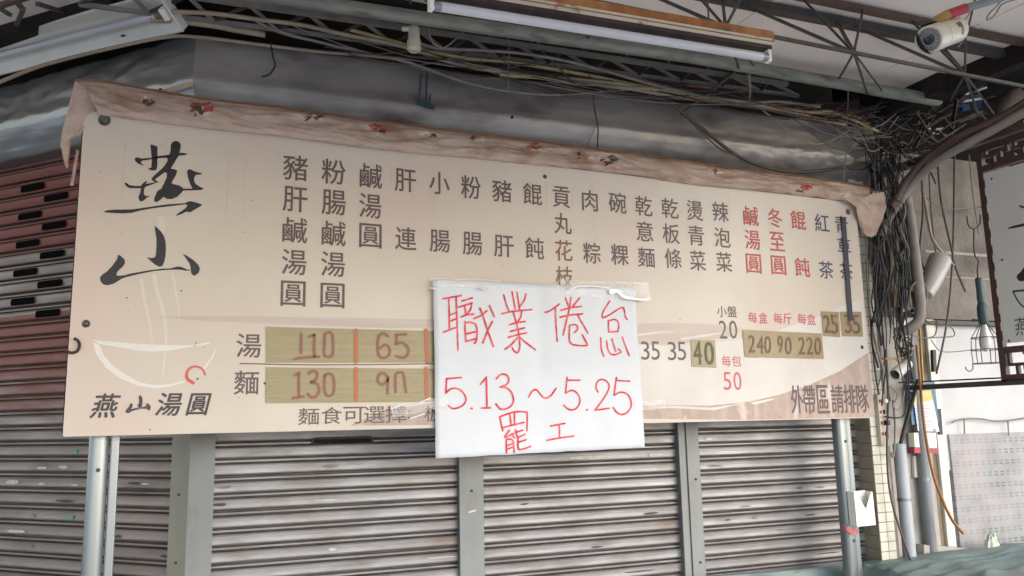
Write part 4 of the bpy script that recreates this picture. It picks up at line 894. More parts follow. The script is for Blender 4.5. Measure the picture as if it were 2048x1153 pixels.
t_ = thing('lamp_holder', 'small dusty white lamp holder hanging on a thin wire', 'lamp holder', PF(828, 105, .42))
pt_ = PF(828, 80, .42); s_ = (pt_ - O).length / FPX
mb = MB(); mb.lathe(pt_ + ZV * 26 * s_, -ZV, [(0, 8 * s_), (4 * s_, 11 * s_), (22 * s_, 11 * s_), (26 * s_, 12 * s_), (30 * s_, 13.5 * s_), (46 * s_, 13.5 * s_), (50 * s_, 9 * s_)], 16); mb.build('body', M['camw'], t_)
mb = MB(); mb.lathe(pt_ + ZV * 22 * s_, PF(805, 80, .42) - pt_, [(0, 5 * s_), (20 * s_, 5 * s_), (24 * s_, 4 * s_)], 10); mb.build('side_switch', M['camw'], t_)
mb = MB(); mb.lathe(pt_ + ZV * 1 * s_, -ZV, [(0, 11.8 * s_), (2.5 * s_, 11.8 * s_)], 16); mb.build('seam_ring', M['brownc'], t_)
mb = MB(); mb.tube([pt_ + ZV * 26 * s_, pt_ + ZV * 60 * s_, pt_ + ZV * .5], .0022, 6); mb.build('wire', M['brownc'], t_)

# =================================================================== CAMERAS
def bullet(lab, back, front, r, mats, leds=True, name='security_camera', prof=None):
    t_ = thing(name, lab, 'camera', (back + front) / 2); ax = (front - back).normalized(); L = (front - back).length
    mb = MB(); mb.lathe(back, ax, [(-.012, r * .55), (0, r * .86), (.012, r * .95), (L * .62, r * .95), (L * .63, r * .90), (L * .66, r * .90), (L * .67, r), (L, r), (L, r * .86), (L - .008, r * .84)], 30); mb.build('body', mats[0], t_)
    mb = MB(); mb.lathe(back, ax, [(L - .012, r * .84), (L - .006, r * .84), (L - .0055, .0)], 30); mb.build('face_plate', mats[1], t_)
    mb = MB(); mb.lathe(front - ax * .008, ax, [(0, r * .40), (.006, r * .38), (.007, r * .22), (.004, r * .16)], 20); mb.build('lens', mats[2], t_)
    if leds:
        a = ax.orthogonal().normalized(); b = ax.cross(a)
        for rr, nn_ in ((.56, 14), (.72, 20)):
            for k in range(nn_):
                q = 2 * math.pi * k / nn_; m_ = MB(); m_.lathe(front - ax * .006 + (a * math.cos(q) + b * math.sin(q)) * r * rr, ax, [(0, r * .055), (.003, r * .03)], 6); m_.build('infrared_bead', M['led'], t_)
    return t_, ax
fr = PD(1857, 80, 2.62); bk = PD(1914, 60, 2.74)
tc_, ax_ = bullet('ivory bullet security camera with a ring of beads, upper right', bk, fr, .0435, (M['camw'], M['camf'], M['lens']))
sh = ax_.cross(ZV).normalized()
mb = MB(); rows = []
for i in range(9):
    q = R(20 + 150 * i / 8); dv = (sh * -math.cos(q) + ax_.cross(sh).normalized() * (math.sin(q))) if False else (-RT * math.sin(q) * .9 + ZV * math.cos(q))
    rows.append([bk + (fr - bk) * a + dv * .053 for a in (.25, .6, .92)])
mb.grid(rows); mb.build('sun_shield', M['blackc'], tc_)
cb = bk.lerp(fr, .40); sx = (RT - ax_ * RT.dot(ax_)).normalized()
nrm = (O - cb); nrm = (nrm - ax_ * nrm.dot(ax_)).normalized(); tg = ax_.cross(nrm)
for (u_, v_, w_, h_, mm) in ((.30, .35, .030, .009, 'brownc'), (.26, .0, .018, .022, 'greyc')):
    m_ = MB(); c_ = bk + (fr - bk) * u_; rows = []
    for i in range(5):
        a = v_ - h_ / .042 + 2 * h_ / .042 * i / 4; rows.append([c_ + ax_ * x + (nrm * math.cos(a) + tg * math.sin(a)) * .0420 for x in (-w_ / 2, w_ / 2)])
    m_.grid(rows); m_.build('printed_label', M[mm], tc_)
arm = thing('camera_arm', 'grey plastic pipe arm wrapped in red and mustard tape holding the upper camera', 'bracket', PY(1960, 10, 1.78))
ar = [PD(1872, 42, 2.70), PD(1896, 30, 2.70), PD(1932, 17, 2.70), PD(2060, -22, 2.70)]
mb = MB(); mb.tube([ar[2], ar[3]], .0135, 12); mb.build('pipe', M['pvcd'], arm)
mb = MB(); mb.tube([ar[1], ar[2]], .0165, 12); mb.build('red_tape', M['redt'], arm)
mb = MB(); mb.tube([ar[0] - ZV * .012, ar[0], ar[1]], .016, 10, radii=[.011, .015, .017]); mb.build('mustard_tape', M['mustard'], arm)

def wire(lab, pts, r, m_, off=None, Y=None, name='cable', grp=None, n=8, cat='cable'):
    P_ = [PY(p[0], p[1], p[2] if len(p) > 2 else Y) if off is None else PF(p[0], p[1], p[2] if len(p) > 2 else off) for p in pts]
    mb = MB(); mb.tube(smooth_path(P_, n), r, 8); return tag(mb.build(name, M[m_]), lab, cat, grp)
wire('thin dark lead looping down behind the upper security camera', [(1950, 0), (1945, 20), (1938, 50), (1928, 78), (1915, 95)], .004, 'brownc', Y=1.9)
wire('grey wire loop hanging below the ceiling at the right edge', [(2070, -8), (2010, 6), (1990, 30), (1975, 40), (1978, 28), (2000, 5), (2003, -10)], .003, 'greyc', Y=1.9)
wire('small curled wire under the taped camera arm', [(1918, 34), (1922, 42), (1932, 38), (1940, 24)], .0025, 'greyc', Y=1.78)

# =================================================================== CABLES along the shutter box
wire('beige cable following the top edge of both shutter boxes', [(-60, 190, .17), (60, 140, .17), (130, 119, .17), (230, 95, .17), (330, 75, .2), (400, 75), (545, 93), (640, 104), (720, 110), (800, 119)], .0075, 'beige', off=.17)
wire('thick beige cable arching over the corner of the shutter boxes', [(345, 24), (430, 28), (520, 40), (600, 50), (700, 72), (800, 92), (920, 130), (1030, 148), (1140, 164), (1260, 178), (1330, 190), (1450, 205), (1560, 222), (1690, 250)], .0095, 'beige', off=.27)
wire('flat beige conduit end stub lying on the shutter box', [(300, 40), (352, 42), (430, 52), (470, 60), (530, 70)], .013, 'beige', off=.20, name='conduit', cat='conduit')
wire('grey brown cable sagging across the long shutter box', [(500, 36), (560, 65), (640, 85), (720, 105), (800, 120), (860, 140), (930, 165), (1010, 182), (1100, 190), (1180, 186), (1270, 179), (1340, 184), (1400, 196), (1500, 212), (1620, 236), (1730, 262)], .0065, 'greyc', off=.24)
wire('yellowed cable bundle running to the right end of the box, upper strand', [(700, 60), (900, 112), (1040, 128), (1180, 152), (1300, 176), (1420, 195), (1508, 207), (1600, 222), (1700, 232), (1740, 250)], .0085, 'yell', off=.26)
wire('yellowed cable ending above the right end of the shutter box', [(1000, 150), (1150, 160), (1260, 172), (1380, 190), (1508, 208), (1560, 218), (1620, 226), (1660, 224), (1710, 242), (1756, 264)], .0095, 'yell', off=.28)
wire('grey cable rising to the ceiling over the dark gap', [(840, 88), (880, 97), (960, 101), (1040, 107), (1130, 122), (1220, 145), (1300, 168), (1400, 192), (1500, 205), (1560, 204), (1640, 214)], .0075, 'greyc', off=.32)
wire('thick brown cable sagging in a deep loop near the right end', [(1340, 205, .24), (1400, 254), (1470, 309), (1530, 335), (1600, 345), (1680, 336), (1740, 324), (1785, 322)], .0085, 'brownc', off=.21)
wire('thin dark wire running beside the thick brown loop', [(1360, 222), (1400, 262), (1440, 298), (1475, 312), (1510, 330)], .004, 'brownc', off=.21)
wire('thin beige wire sagging in a small loop under the bundle', [(1510, 208), (1550, 240), (1600, 278), (1640, 288), (1690, 266), (1722, 244)], .0045, 'beige', off=.23)
wire('straight brown rod leaning from ceiling to shutter box', [(1486, 130, .36), (1440, 168, .30), (1362, 230, .20)], .007, 'brownc', off=.3, name='rod', cat='rod', n=3)
wire('thin grey vertical wire hanging past the right end of the sign', [(1698, 108, .42), (1696, 200, .30), (1694, 260, .27), (1690, 330, .26), (1686, 376, .26)], .0032, 'greyc', off=.28)
wire('short black wire hanging over the middle of the box', [(1186, 192), (1190, 225, .19), (1196, 258, .185), (1194, 302, .2)], .0032, 'blackc', off=.22)
wire('dark thin wire branching off the short black wire', [(1192, 250), (1182, 275), (1170, 298)], .002, 'greyc', off=.185)
wire('hooked dark wire hanging on the left part of the long box', [(541, 84), (546, 115), (550, 130), (540, 148), (524, 154)], .0035, 'blackc', off=.175)
wire('beige tie strip hanging below the steel pipe', [(1498, 150, .40), (1500, 185, .3), (1497, 206, .28)], .006, 'beige', off=.3, n=3)
wire('slim grey drop wire beside the dark gap', [(1015, 72), (1018, 110), (1016, 160), (1018, 188)], .003, 'greyc', off=.3)
wire('beige wire curling under the lamp holder', [(862, 28), (858, 60), (866, 86), (884, 96)], .0035, 'beige', off=.38)
wire('thin grey wire bowing from the pipe to the cables', [(930, 60), (908, 82), (888, 96), (872, 98)], .004, 'greyc', off=.36)
wire('slanting dark wire crossing the dark gap', [(1060, 82), (1110, 128), (1160, 182)], .004, 'brownc', off=.3)
wire('thin pale wire crossing over the gap left of centre', [(470, -5), (520, 30), (560, 62), (640, 84), (745, 108)], .0035, 'greyc', off=.27)
wire('pinkish ribbon scrap caught above the cable bundle', [(1372, 172), (1390, 173), (1408, 175), (1432, 179)], .006, 'redcloth', off=.26, name='ribbon_scrap', cat='ribbon')

# =================================================================== RIGHT: PILASTER and PIPES
def fslab(mb, s0, s1, o0, o1, z0, z1, mi=0):
    mb.hexa([WF(s0, o0, z0), WF(s1, o0, z0), WF(s1, o1, z0), WF(s0, o1, z0), WF(s0, o0, z1), WF(s1, o0, z1), WF(s1, o1, z1), WF(s0, o1, z1)], mi)
def sof(px, py, off): return (PF(px, py, off) - A).dot(uF)
PO = .11
sp0, sp1 = sof(1750, 960, PO), sof(1781, 960, PO)
pil = thing('tiled_pilaster', 'narrow pilaster with cream front tiles and brown side tiles beside the sign', 'pilaster', WF((sp0 + sp1) / 2, PO / 2, 0))
mb = MB(); fslab(mb, sp0 + .004, sp1 + .02, -.05, PO - .004, 0, 3.0); mb.build('core', M['grout'], pil)
mb = MB(); z = .02
while z < 2.95:
    wv = (sp1 - sp0) / 2
    for k in range(2):
        a = sp0 + .0005 + wv * k; d = .001 * random.random(); fslab(mb, a, a + wv - .004, PO - .006, PO + d, z, z + .044 if z < 1.75 else z + .044)
    z += .048
mb.build('cream_tiles', M['tilew'], pil)
mb = MB(); z = .02
while z < 2.95: fslab(mb, sp0, sp0 + .006, -.02, PO - .0075, z, z + .062); z += .066
mb.build('brown_tiles', M['tileb'], pil)
mb = MB(); fslab(mb, 3.30, sp0 + .002, -.08, -.02, 0, 3.0)  # dark sheet put in for the shade of the gap
tag(mb.build('gap_shade_strip', M['dark']), 'painted shade strip between the right pole and the tiled pilaster', 'board')

def vpipe(lab, px, y0, y1, off, r, m_, band=None, bend=None):
    t_ = thing('drain_pipe', lab, 'pipe', WF(sof(px, y1, off), off, 0))
    top_ = PF(px, y0, off); x_, y_ = top_.x, top_.y
    mb = MB(); mb.tube([Vector((x_, y_, 0)), Vector((x_, y_, top_.z))], r, 18); mb.build('pipe', M[m_], t_)
    for b in band or []:
        zz = PF(px, b, off).z; mb = MB(); mb.lathe(Vector((x_, y_, zz - .008)), ZV, [(0, r + .003), (.016, r + .003)], 18); mb.build('pipe_clip', M['alu'], t_)
    return t_, top_
pg, ptop = vpipe('pale grey plastic pipe standing right of the tiled pilaster', 1798, 888, 1000, .09, .0325, 'pvc', [1000])
vpipe('dark grey pipe close behind the pale grey pipe', 1823, 700, 1000, .035, .030, 'pvcd', [960])
mb = MB(); mb.tube(smooth_path([PF(1813, 396, .19), PF(1822, 450, .19), PF(1831, 521, .19), PF(1838, 580, .19), PF(1841, 612, .19), PF(1837, 642, .19), PF(1819, 658, .17), PF(1792, 666, .12)], 8), .028, 14)
tag(mb.build('drain_pipe', M['pvcbrown']), 'dusty pipe bending towards the wall above the small white camera', 'pipe')
mb = MB(); mb.tube(smooth_path([PF(1762, 474, .22), PF(1776, 440, .23), (PF(1800, 402, .25)), PF(1832, 360, .32), PF(1872, 325, .45), PF(1922, 294, .6), PF(1982, 262, .75), PF(2060, 218, .95)], 8), .022, 12)
tag(mb.build('conduit', M['pvcbrown']), 'thick dusty conduit arching from the wall out over the hanging sign', 'conduit')
mb = MB(); mb.tube(smooth_path([PF(1782, 415, .25), PF(1815, 360, .3), PF(1860, 312, .42), PF(1920, 272, .6), PF(2000, 236, .8), PF(2060, 200, .95)], 8), .02, 12)
tag(mb.build('conduit', M['ironbrown']), 'dark brown conduit running above the dusty arching conduit', 'conduit')
mb = MB(); fslab(mb, sof(1776, 540, .12), sof(1786, 540, .12), .115, .14, PF(1780, 615, .12).z, PF(1780, 472, .12).z)
tag(mb.build('wood_strip', M['woodb']), 'dusty brown wood strip upright beside the cables', 'wood strip')

# cables tangle beside the pilaster
tg_ = MB(); tm = [M['blackc'], M['brownc'], M['greyc'], M['beige']]; rnd = random.Random(5)
for i in range(70):
    x = rnd.uniform(1746, 1806); y = rnd.uniform(235, 420); L = rnd.uniform(90, 420); pts_ = []
    o_ = rnd.uniform(.13, .27); k_ = rnd.randint(4, 7)
    for j in range(k_):
        f_ = j / (k_ - 1); yy = y + L * f_
        pts_.append(PF(x + rnd.uniform(-13, 13) + (yy - 400) * .06 - (8 if yy > 600 else 0), yy, min(o_ + rnd.uniform(-.03, .03), .3)))
    tg_.tube(smooth_path(pts_, 6), rnd.choice((.0025, .003, .004, .0055)), 6, rnd.choice((0, 0, 0, 0, 1, 1, 1, 2, 3)))
for i in range(80):
    x = rnd.uniform(1715, 1880); y = rnd.uniform(215, 345); pts_ = []; ang = rnd.uniform(-.9, 1.2); L = rnd.uniform(30, 120)
    for j in range(4): f_ = j / 3 - .5; pts_.append(PF(x + L * f_ * math.cos(ang), y + L * f_ * math.sin(ang) + rnd.uniform(-10, 10), rnd.uniform(.16, .32)))
    tg_.tube(smooth_path(pts_, 5), rnd.choice((.0015, .002, .003, .0045)), 6, rnd.choice((0, 0, 1, 1, 1, 2, 3)))
tag(tg_.build('cable_tangle', [M['blackc'], M['blackc'], M['brownc'], M['greyc']]), 'dense tangle of dark cables hanging between the sign and the neighbouring wall', 'cable tangle', kind='stuff')
tq = MB(); rnd = random.Random(17)
for i in range(30):
    x0_ = rnd.uniform(560, 1500); x1_ = min(x0_ + rnd.uniform(160, 620), 1770); ya = 70 + (x0_ - 560) * .138 + rnd.uniform(-26, 26); yb_ = 70 + (x1_ - 560) * .138 + rnd.uniform(-26, 30); sag = rnd.uniform(2, 34); o_ = rnd.uniform(.19, .36)
    tq.tube(smooth_path([PF(x0_ + (x1_ - x0_) * k / 4, ya + (yb_ - ya) * k / 4 + sag * math.sin(math.pi * k / 4) + rnd.uniform(-3, 3), o_) for k in range(5)], 6), rnd.choice((.0018, .0025, .0035)), 6, rnd.choice((0, 0, 1, 1, 2)))
for i in range(16):
    x0_ = rnd.uniform(1560, 1760); y0_ = rnd.uniform(200, 250); x1_ = x0_ + rnd.uniform(40, 190); y1_ = y0_ + rnd.uniform(-60, 90)
    tq.tube(smooth_path([PF(x0_, y0_, .3), PF((x0_ + x1_) / 2, (y0_ + y1_) / 2 + rnd.uniform(5, 40), .32), PF(x1_, y1_, .3)], 8), rnd.choice((.0018, .0025)), 6, rnd.choice((0, 1, 2)))
tag(tq.build('cable_tangle', [M['blackc'], M['brownc'], M['greyc']]), 'thin dark wires strung in disorder above the long shutter box', 'cable tangle', kind='stuff')
# coil
t_ = MB(); rnd = random.Random(9)
cc_ = PF(1822, 600, .14)
for i in range(9):
    r_ = rnd.uniform(.062, .088); cx_ = rnd.uniform(-.010, .010); cz_ = rnd.uniform(-.02, .02); tw = rnd.uniform(-.25, .25); pts_ = []
    for j in range(25):
        q = 2 * math.pi * j / 24; pts_.append(cc_ + uF * (cx_ + r_ * .92 * math.cos(q)) + ZV * (cz_ + r_ * 1.15 * math.sin(q)) + nF * (.012 * i - .05 + tw * r_ * math.sin(q)))
    t_.tube(pts_, rnd.choice((.0045, .006)), 6, 0 if i % 4 else 1)
tag(t_.build('cable_coil', [M['blackc'], M['greyc']]), 'black cable wound in a coil behind the dusty bent pipe', 'cable coil')
t_ = MB(); rnd = random.Random(12)
for i in range(5):
    r_ = rnd.uniform(.03, .05); cc_ = PF(1806 + rnd.uniform(-8, 8), 690 + rnd.uniform(-12, 12), .15); pts_ = []
    for j in range(20): q = 2 * math.pi * j / 21; pts_.append(cc_ + uF * r_ * math.cos(q) + ZV * r_ * 1.3 * math.sin(q) + nF * .02 * math.sin(2 * q + i))
    t_.tube(pts_, .004, 6, i % 2)
tag(t_.build('cable_coil', [M['blackc'], M['beige']]), 'small loose coil of wires above the little white camera', 'cable coil')
mb = MB(); a0_, a1_ = PF(1880, 520, .12), PF(1852, 590, .16); axc = (a1_ - a0_).normalized(); Lc = (a1_ - a0_).length
mb.lathe(a0_, axc, [(-.012, .030), (-.008, .052), (0, .060), (.02, .062), (Lc * .7, .050), (Lc, .036), (Lc + .004, .030)], 20)
tag(mb.build('plastic_funnel', M['cloudy']), 'cloudy grey plastic cup shaped cover behind the dusty bent pipe', 'plastic cover')

bk2 = PF(1816, 728, .13); fr2 = PD(1789, 750, (bk2 - O).dot(fw) - .085)
t2, ax2 = bullet('small white security camera below the cable coil by the sign', bk2, fr2, .030, (M['plastw'], M['lens'], M['lens']), leds=False)
mb = MB(); mb.bar(PF(1764, 718, .16), PF(1804, 717, .16), .016, .010); mb.build('mount_bar', M['mustard'], t2)
mb = MB(); mb.tube(smooth_path([bk2, bk2 + Vector((.01, .03, .0)), bk2 + Vector((-.02, .06, .03))], 4), .007, 8); mb.build('stalk', M['plastw'], t2)

ps = thing('power_strip', 'grimy ivory power strip with red switches fixed on the pilaster', 'power strip', PF(1763, 890, PO))
ps0 = PF(1763, 840, PO + .013); hh_ = (PF(1763, 788, PO + .013) - PF(1763, 892, PO + .013)).z
mb = MB(); mb.box(ps0, .050, .024, hh_, uF, nF, ZV); mb.build('body', M['camw'], ps, .004)
for i in range(4):
    mb = MB(); mb.box(ps0 + ZV * (hh_ * (.36 - .21 * i)) - uF * .012 + nF * .0135, .012, .006, .016, uF, nF, ZV); mb.build('switch', M['redt'], ps, .001)
    if i: mb = MB(); mb.box(ps0 + ZV * (hh_ * (.36 - .21 * i)) + uF * .010 + nF * .0125, .016, .003, .022, uF, nF, ZV); mb.build('socket', M['blackc'], ps, .001)
mb = MB(); mb.lathe(ps0 + ZV * (hh_ * .36) + uF * .011 + nF * .012, nF, [(0, .014), (.02, .013), (.024, .009)], 14); mb.build('plug', M['plastw'], ps)
mb = MB(); mb.box(ps0 + ZV * (hh_ * -.06) + uF * .012 + nF * .026, .02, .022, .024, uF, nF, ZV); mb.build('plug', M['blackc'], ps, .003)
wire('black lead plugged in at the power strip', [(1768, 833, .15), (1790, 836, .17), (1808, 830, .16), (1815, 790, .15), (1822, 700, .15), (1826, 640, .14)], .004, 'blackc', off=.15)
wire('dark cable running down across the pale grey pipe', [(1772, 700), (1776, 790), (1774, 880), (1776, 950), (1784, 1005), (1800, 1060, .16), (1822, 1125, .17)], .0055, 'brownc', off=.15)
wire('grey green wire drooping at the top of the pale grey pipe', [(1786, 800), (1790, 850), (1789, 890), (1786, 915), (1782, 905)], .005, 'greyc', off=.15)
wire('black taped cable end entering the pale grey pipe', [(1836, 760, .12), (1820, 820, .11), (1808, 860, .10), (1800, 893, .09)], .010, 'blackc', off=.1)
wire('beige wire zigzag beside the small white camera', [(1776, 770), (1795, 790), (1786, 812), (1800, 818), (1810, 780)], .0035, 'beige', off=.18)
for (a, pts_, r_, mm) in (('cream cable hanging along the right edge of the sign, outer strand', [(1733, 520), (1738, 610), (1752, 690), (1768, 745)], .006, 'beige'), ('brown cable hanging close along the right edge of the sign', [(1740, 460), (1736, 560), (1742, 650), (1750, 740), (1758, 790)], .005, 'brownc')):
    wire(a, pts_, r_, mm, off=.2)

# =================================================================== NEIGHBOURING SHOP
def zof(px, py, off=0.0): return PF(px, py, off).z
nb = thing('neighbour_shopfront', 'weathered concrete and white shopfront of the next shop at right', 'building', WF(4.6, -.1, 0))
zA = zof(1920, 640); s3 = 3.42
mb = MB(); fslab(mb, s3, 7.5, -.25, 0, zA, 3.12); mb.build('upper_wall', M['conc'], nb)
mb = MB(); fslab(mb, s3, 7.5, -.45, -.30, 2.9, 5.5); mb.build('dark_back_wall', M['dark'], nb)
for yy, th_ in ((508, .016), (556, .007)):
    mb = MB(); zz = zof(1920, yy); fslab(mb, sof(1850, yy, 0), 7.5, -.01, .004, zz - th_ / 2, zz + th_ / 2); mb.build('mortar_joint', M['mortar'], nb)
mb = MB(); fslab(mb, sof(1845, 700, 0), 7.5, -.20, -.04, 1.30, zA); mb.build('white_panel', M['wallw'], nb)
mb = MB(); fslab(mb, s3, sof(1869, 960, 0), -.2, .0, 0, 2.9); mb.build('concrete_pier', M['concl'], nb)
mb = MB(); fslab(mb, sof(1866, 960, -.02), sof(1890, 960, -.02), -.16, -.03, 0, 2.2); mb.build('brown_jamb', M['woodb'], nb)
mb = MB(); fslab(mb, sof(1884, 960, -.01), sof(1901, 960, -.01), -.1, -.012, 0, zA); mb.build('white_door_frame', M['enamel'], nb, .004)
mb = MB(); fslab(mb, sof(1838, 960, .0) - .01, sof(1843, 960, .0), -.02, .006, 0, 2.2); mb.build('tile_edge', M['tilew'], nb)
mb = MB(); fslab(mb, sof(1840, 820, 0), 7.5, -.1, .012, zof(1900, 646) - .012, zof(1900, 646) + .006); mb.build('shadow_rail', M['iron'], nb)

def lattice_material():
    m = mat('printed_lattice_panel', (.32, .312, .308), (.255, .247, .243), 9, .55, stain=(.38, .325, .315), sscale=3.0, slo=.5, shi=.68)
    n = m.node_tree.nodes; l = m.node_tree.links; b = n['Principled BSDF']; src = b.inputs['Base Color'].links[0].from_socket
    tc = n.new('ShaderNodeTexCoord'); sp = n.new('ShaderNodeSeparateXYZ'); l.new(tc.outputs['Object'], sp.inputs[0])
    def mth(op, a, c=None):
        k = n.new('ShaderNodeMath'); k.operation = op
        for i, v in enumerate((a, c)):
            if v is None: continue
            if isinstance(v, (int, float)): k.inputs[i].default_value = v
            else: l.new(v, k.inputs[i])
        return k.outputs[0]
    fx = mth('FRACT', mth('MULTIPLY', sp.outputs[0], 1 / .048)); fz = mth('FRACT', mth('MULTIPLY', sp.outputs[2], 1 / .062))
    dx = mth('LESS_THAN', mth('ABSOLUTE', mth('SUBTRACT', fx, .5)), .30)
    dz1 = mth('LESS_THAN', mth('ABSOLUTE', mth('SUBTRACT', fz, .36)), .065); dz2 = mth('LESS_THAN', mth('ABSOLUTE', mth('SUBTRACT', fz, .62)), .065)
    dash = mth('MULTIPLY', dx, mth('MAXIMUM', dz1, dz2))
    t = n.new('ShaderNodeTexNoise'); t.inputs['Scale'].default_value = 3.0; l.new(tc.outputs['Object'], t.inputs['Vector'])
    g2 = n.new('ShaderNodeMapRange'); g2.inputs[1].default_value = .36; g2.inputs[2].default_value = .56; g2.inputs[3].default_value = .9; g2.inputs[4].default_value = .25; l.new(t.outputs[0], g2.inputs[0])
    zf = n.new('ShaderNodeMapRange'); zf.inputs[1].default_value = .18; zf.inputs[2].default_value = .30; l.new(sp.outputs[2], zf.inputs[0])
    f = mth('MULTIPLY', mth('MULTIPLY', dash, g2.outputs[0]), zf.outputs[0])
    k = n.new('ShaderNodeMix'); k.data_type = 'RGBA'; l.new(f, k.inputs[0]); l.new(src, k.inputs[6]); k.inputs[7].default_value = (.06, .06, .065, 1)
    l.new(k.outputs[2], b.inputs['Base Color']); return m
lat = lattice_material()
sg0 = sof(1910, 960, -.02)
mb = MB(); fslab(mb, sg0, 7.4, -.12, -.028, .8, zof(1950, 868)); mb.build('lattice_panel', lat, nb)
mb = MB(); rail = [(1903, 846), (1912, 842), (1930, 838), (1960, 838), (1985, 842), (2010, 842), (2040, 838), (2070, 834)]
mb.tube(smooth_path([PF(a, b, -.012) for a, b in rail], 6), .0045, 8); mb.build('wavy_rail', M['greyc'], nb)
for a, b in ((1928, 839), (2016, 842)):
    mb = MB(); mb.tube([PF(a, b, -.012), PF(a + 1, b + 30, -.012)], .004, 6); mb.build('rail_stud', M['greyc'], nb)
mb = MB(); mb.lathe(PF(1858, 1006, .002), nF, [(0, .012), (.01, .012), (.02, .006)], 10); mb.build('wall_bolt', M['greyc'], nb)
# neighbour's dark canopy with clutter
nc = thing('neighbour_canopy', 'dark underside of the next shop canopy at the upper right edge', 'canopy', (5.2, 2.6, 3.4))
mb = MB(); mb.box((5.6, 1.75, 3.72), 3.75, 3.5, .06); mb.build('soffit', M['dark'], nc)  # unseen front reach lengthened to shade the next shopfront
mb = MB(); mb.box((3.80, 2.85, 3.60), .10, 1.3, .22); mb.build('edge_beam', M['dark'], nc)
for i, (a, b, w_) in enumerate((((1918, 178), (1956, 168), .016), ((1930, 190), (1972, 176), .014), ((1905, 185), (1912, 184), .012), ((1925, 204), (1962, 198), .014), ((1870, 260), (1885, 258), .016), ((1862, 268), (1880, 266), .020), ((1888, 272), (1902, 270), .016), ((1846, 262), (1860, 258), .014))):
    mb = MB(); mb.bar(PF(*a, .05 if i < 4 else -.05), PF(*b, .05 if i < 4 else -.05), w_, .012)
    o_ = mb.build('roof_slat', M['strut'], nc)
mb = MB(); p_ = [PF(*q, -.02) for q in ((1922, 194), (1962, 188), (1964, 216), (1926, 222))]; mb.hexa([p_[3], p_[2], p_[2] - nF * .03, p_[3] - nF * .03, p_[0], p_[1], p_[1] - nF * .03, p_[0] - nF * .03])
tag(mb.build('blue_sheet', M['blue']), 'small blue plastic sheet above the hanging sign', 'sheet')
mb = MB(); rows = []
for i in range(13):
    row = []
    for j in range(19):
        u_ = math.pi * i / 12; v_ = 2 * math.pi * j / 18; c_ = PF(2022, 212, .12)
        d_ = uF * .105 * math.sin(u_) * math.cos(v_) + nF * .07 * math.sin(u_) * math.sin(v_) + ZV * .115 * math.cos(u_) + uF * .05 * math.cos(u_)
        row.append(c_ + d_ * (1 + .12 * nz((i * .5, math.cos(v_) * 1.5, math.sin(v_) * 1.5))))
    rows.append(row)
mb.grid(rows); tag(mb.build('sack', M['sack']), 'brown sack stuffed under the dark canopy at upper right', 'sack')
rnd = random.Random(3); mb = MB()
for i in range(20):
    x = rnd.uniform(1835, 1990); y = rnd.uniform(180, 300); ang = rnd.uniform(.5, 2.4) if i % 2 else rnd.uniform(-.7, -.2); L = rnd.uniform(40, 120)
    a_ = PF(x - L / 2 * math.cos(ang), y - L / 2 * math.sin(ang), rnd.uniform(-.05, .2)); b_ = PF(x + L / 2 * math.cos(ang), y + L / 2 * math.sin(ang), rnd.uniform(-.05, .2)); mb.bar(a_, b_, rnd.choice((.010, .016, .02)), .010, rnd.choice((0, 0, 1)))
tag(mb.build('strut_clutter', [M['iron'], M['ironbrown']]), 'jumble of thin dark struts and wires under the next canopy', 'struts', kind='stuff')

# cables over the concrete
W_ = [('long dark cable falling from the canopy past the bent pipe', [(1909, 290), (1908, 400), (1905, 521), (1894, 643), (1873, 748)], .0055, 'brownc'),
 ('dark cable crossing the concrete to a pointed end', [(1874, 300), (1882, 400), (1903, 497), (1912, 537), (1931, 584)], .006, 'brownc'),
 ('thin wire sagging across the concrete to the hanging sign', [(1840, 380), (1870, 410), (1910, 418), (1970, 414), (2010, 408, .6)], .0035, 'greyc'),
 ('pale cable slanting over the concrete behind the dark one', [(1848, 390), (1858, 450), (1866, 480), (1884, 505), (1908, 532)], .008, 'beige'),
 ('dark wire hugging the concrete left of the long cable', [(1842, 330), (1846, 420), (1840, 500), (1848, 540)], .006, 'brownc'),
 ('brown cable hanging down the upper concrete wall', [(1858, 345), (1862, 420), (1875, 520), (1890, 505)], .004, 'brownc'),
 ('dusty vertical cable at the right part of the concrete', [(1938, 310), (1945, 380), (1952, 430), (1958, 470)], .0035, 'greyc'),
 ('thin horizontal wire below the cloudy cover', [(1816, 668), (1845, 676), (1880, 675), (1908, 672), (1902, 655), (1880, 652)], .0035, 'greyc'),
 ('wire curl hanging in front of the white panel', [(1850, 640), (1868, 650), (1875, 640), (1870, 670), (1850, 678)], .0035, 'brownc'),
 ('sagging grey string over the white panel', [(1862, 680), (1880, 702), (1910, 704), (1945, 700)], .0028, 'greyc')]
for lab, p_, r_, mm in W_: wire(lab, p_, r_, mm, off=.10)
wire('orange brown cable drooping with a free end before the lattice panel', [(1833, 690), (1838, 740), (1846, 830), (1856, 900), (1868, 955), (1885, 1000), (1904, 1040), (1926, 1067)], .0075, 'orangec', off=.16)

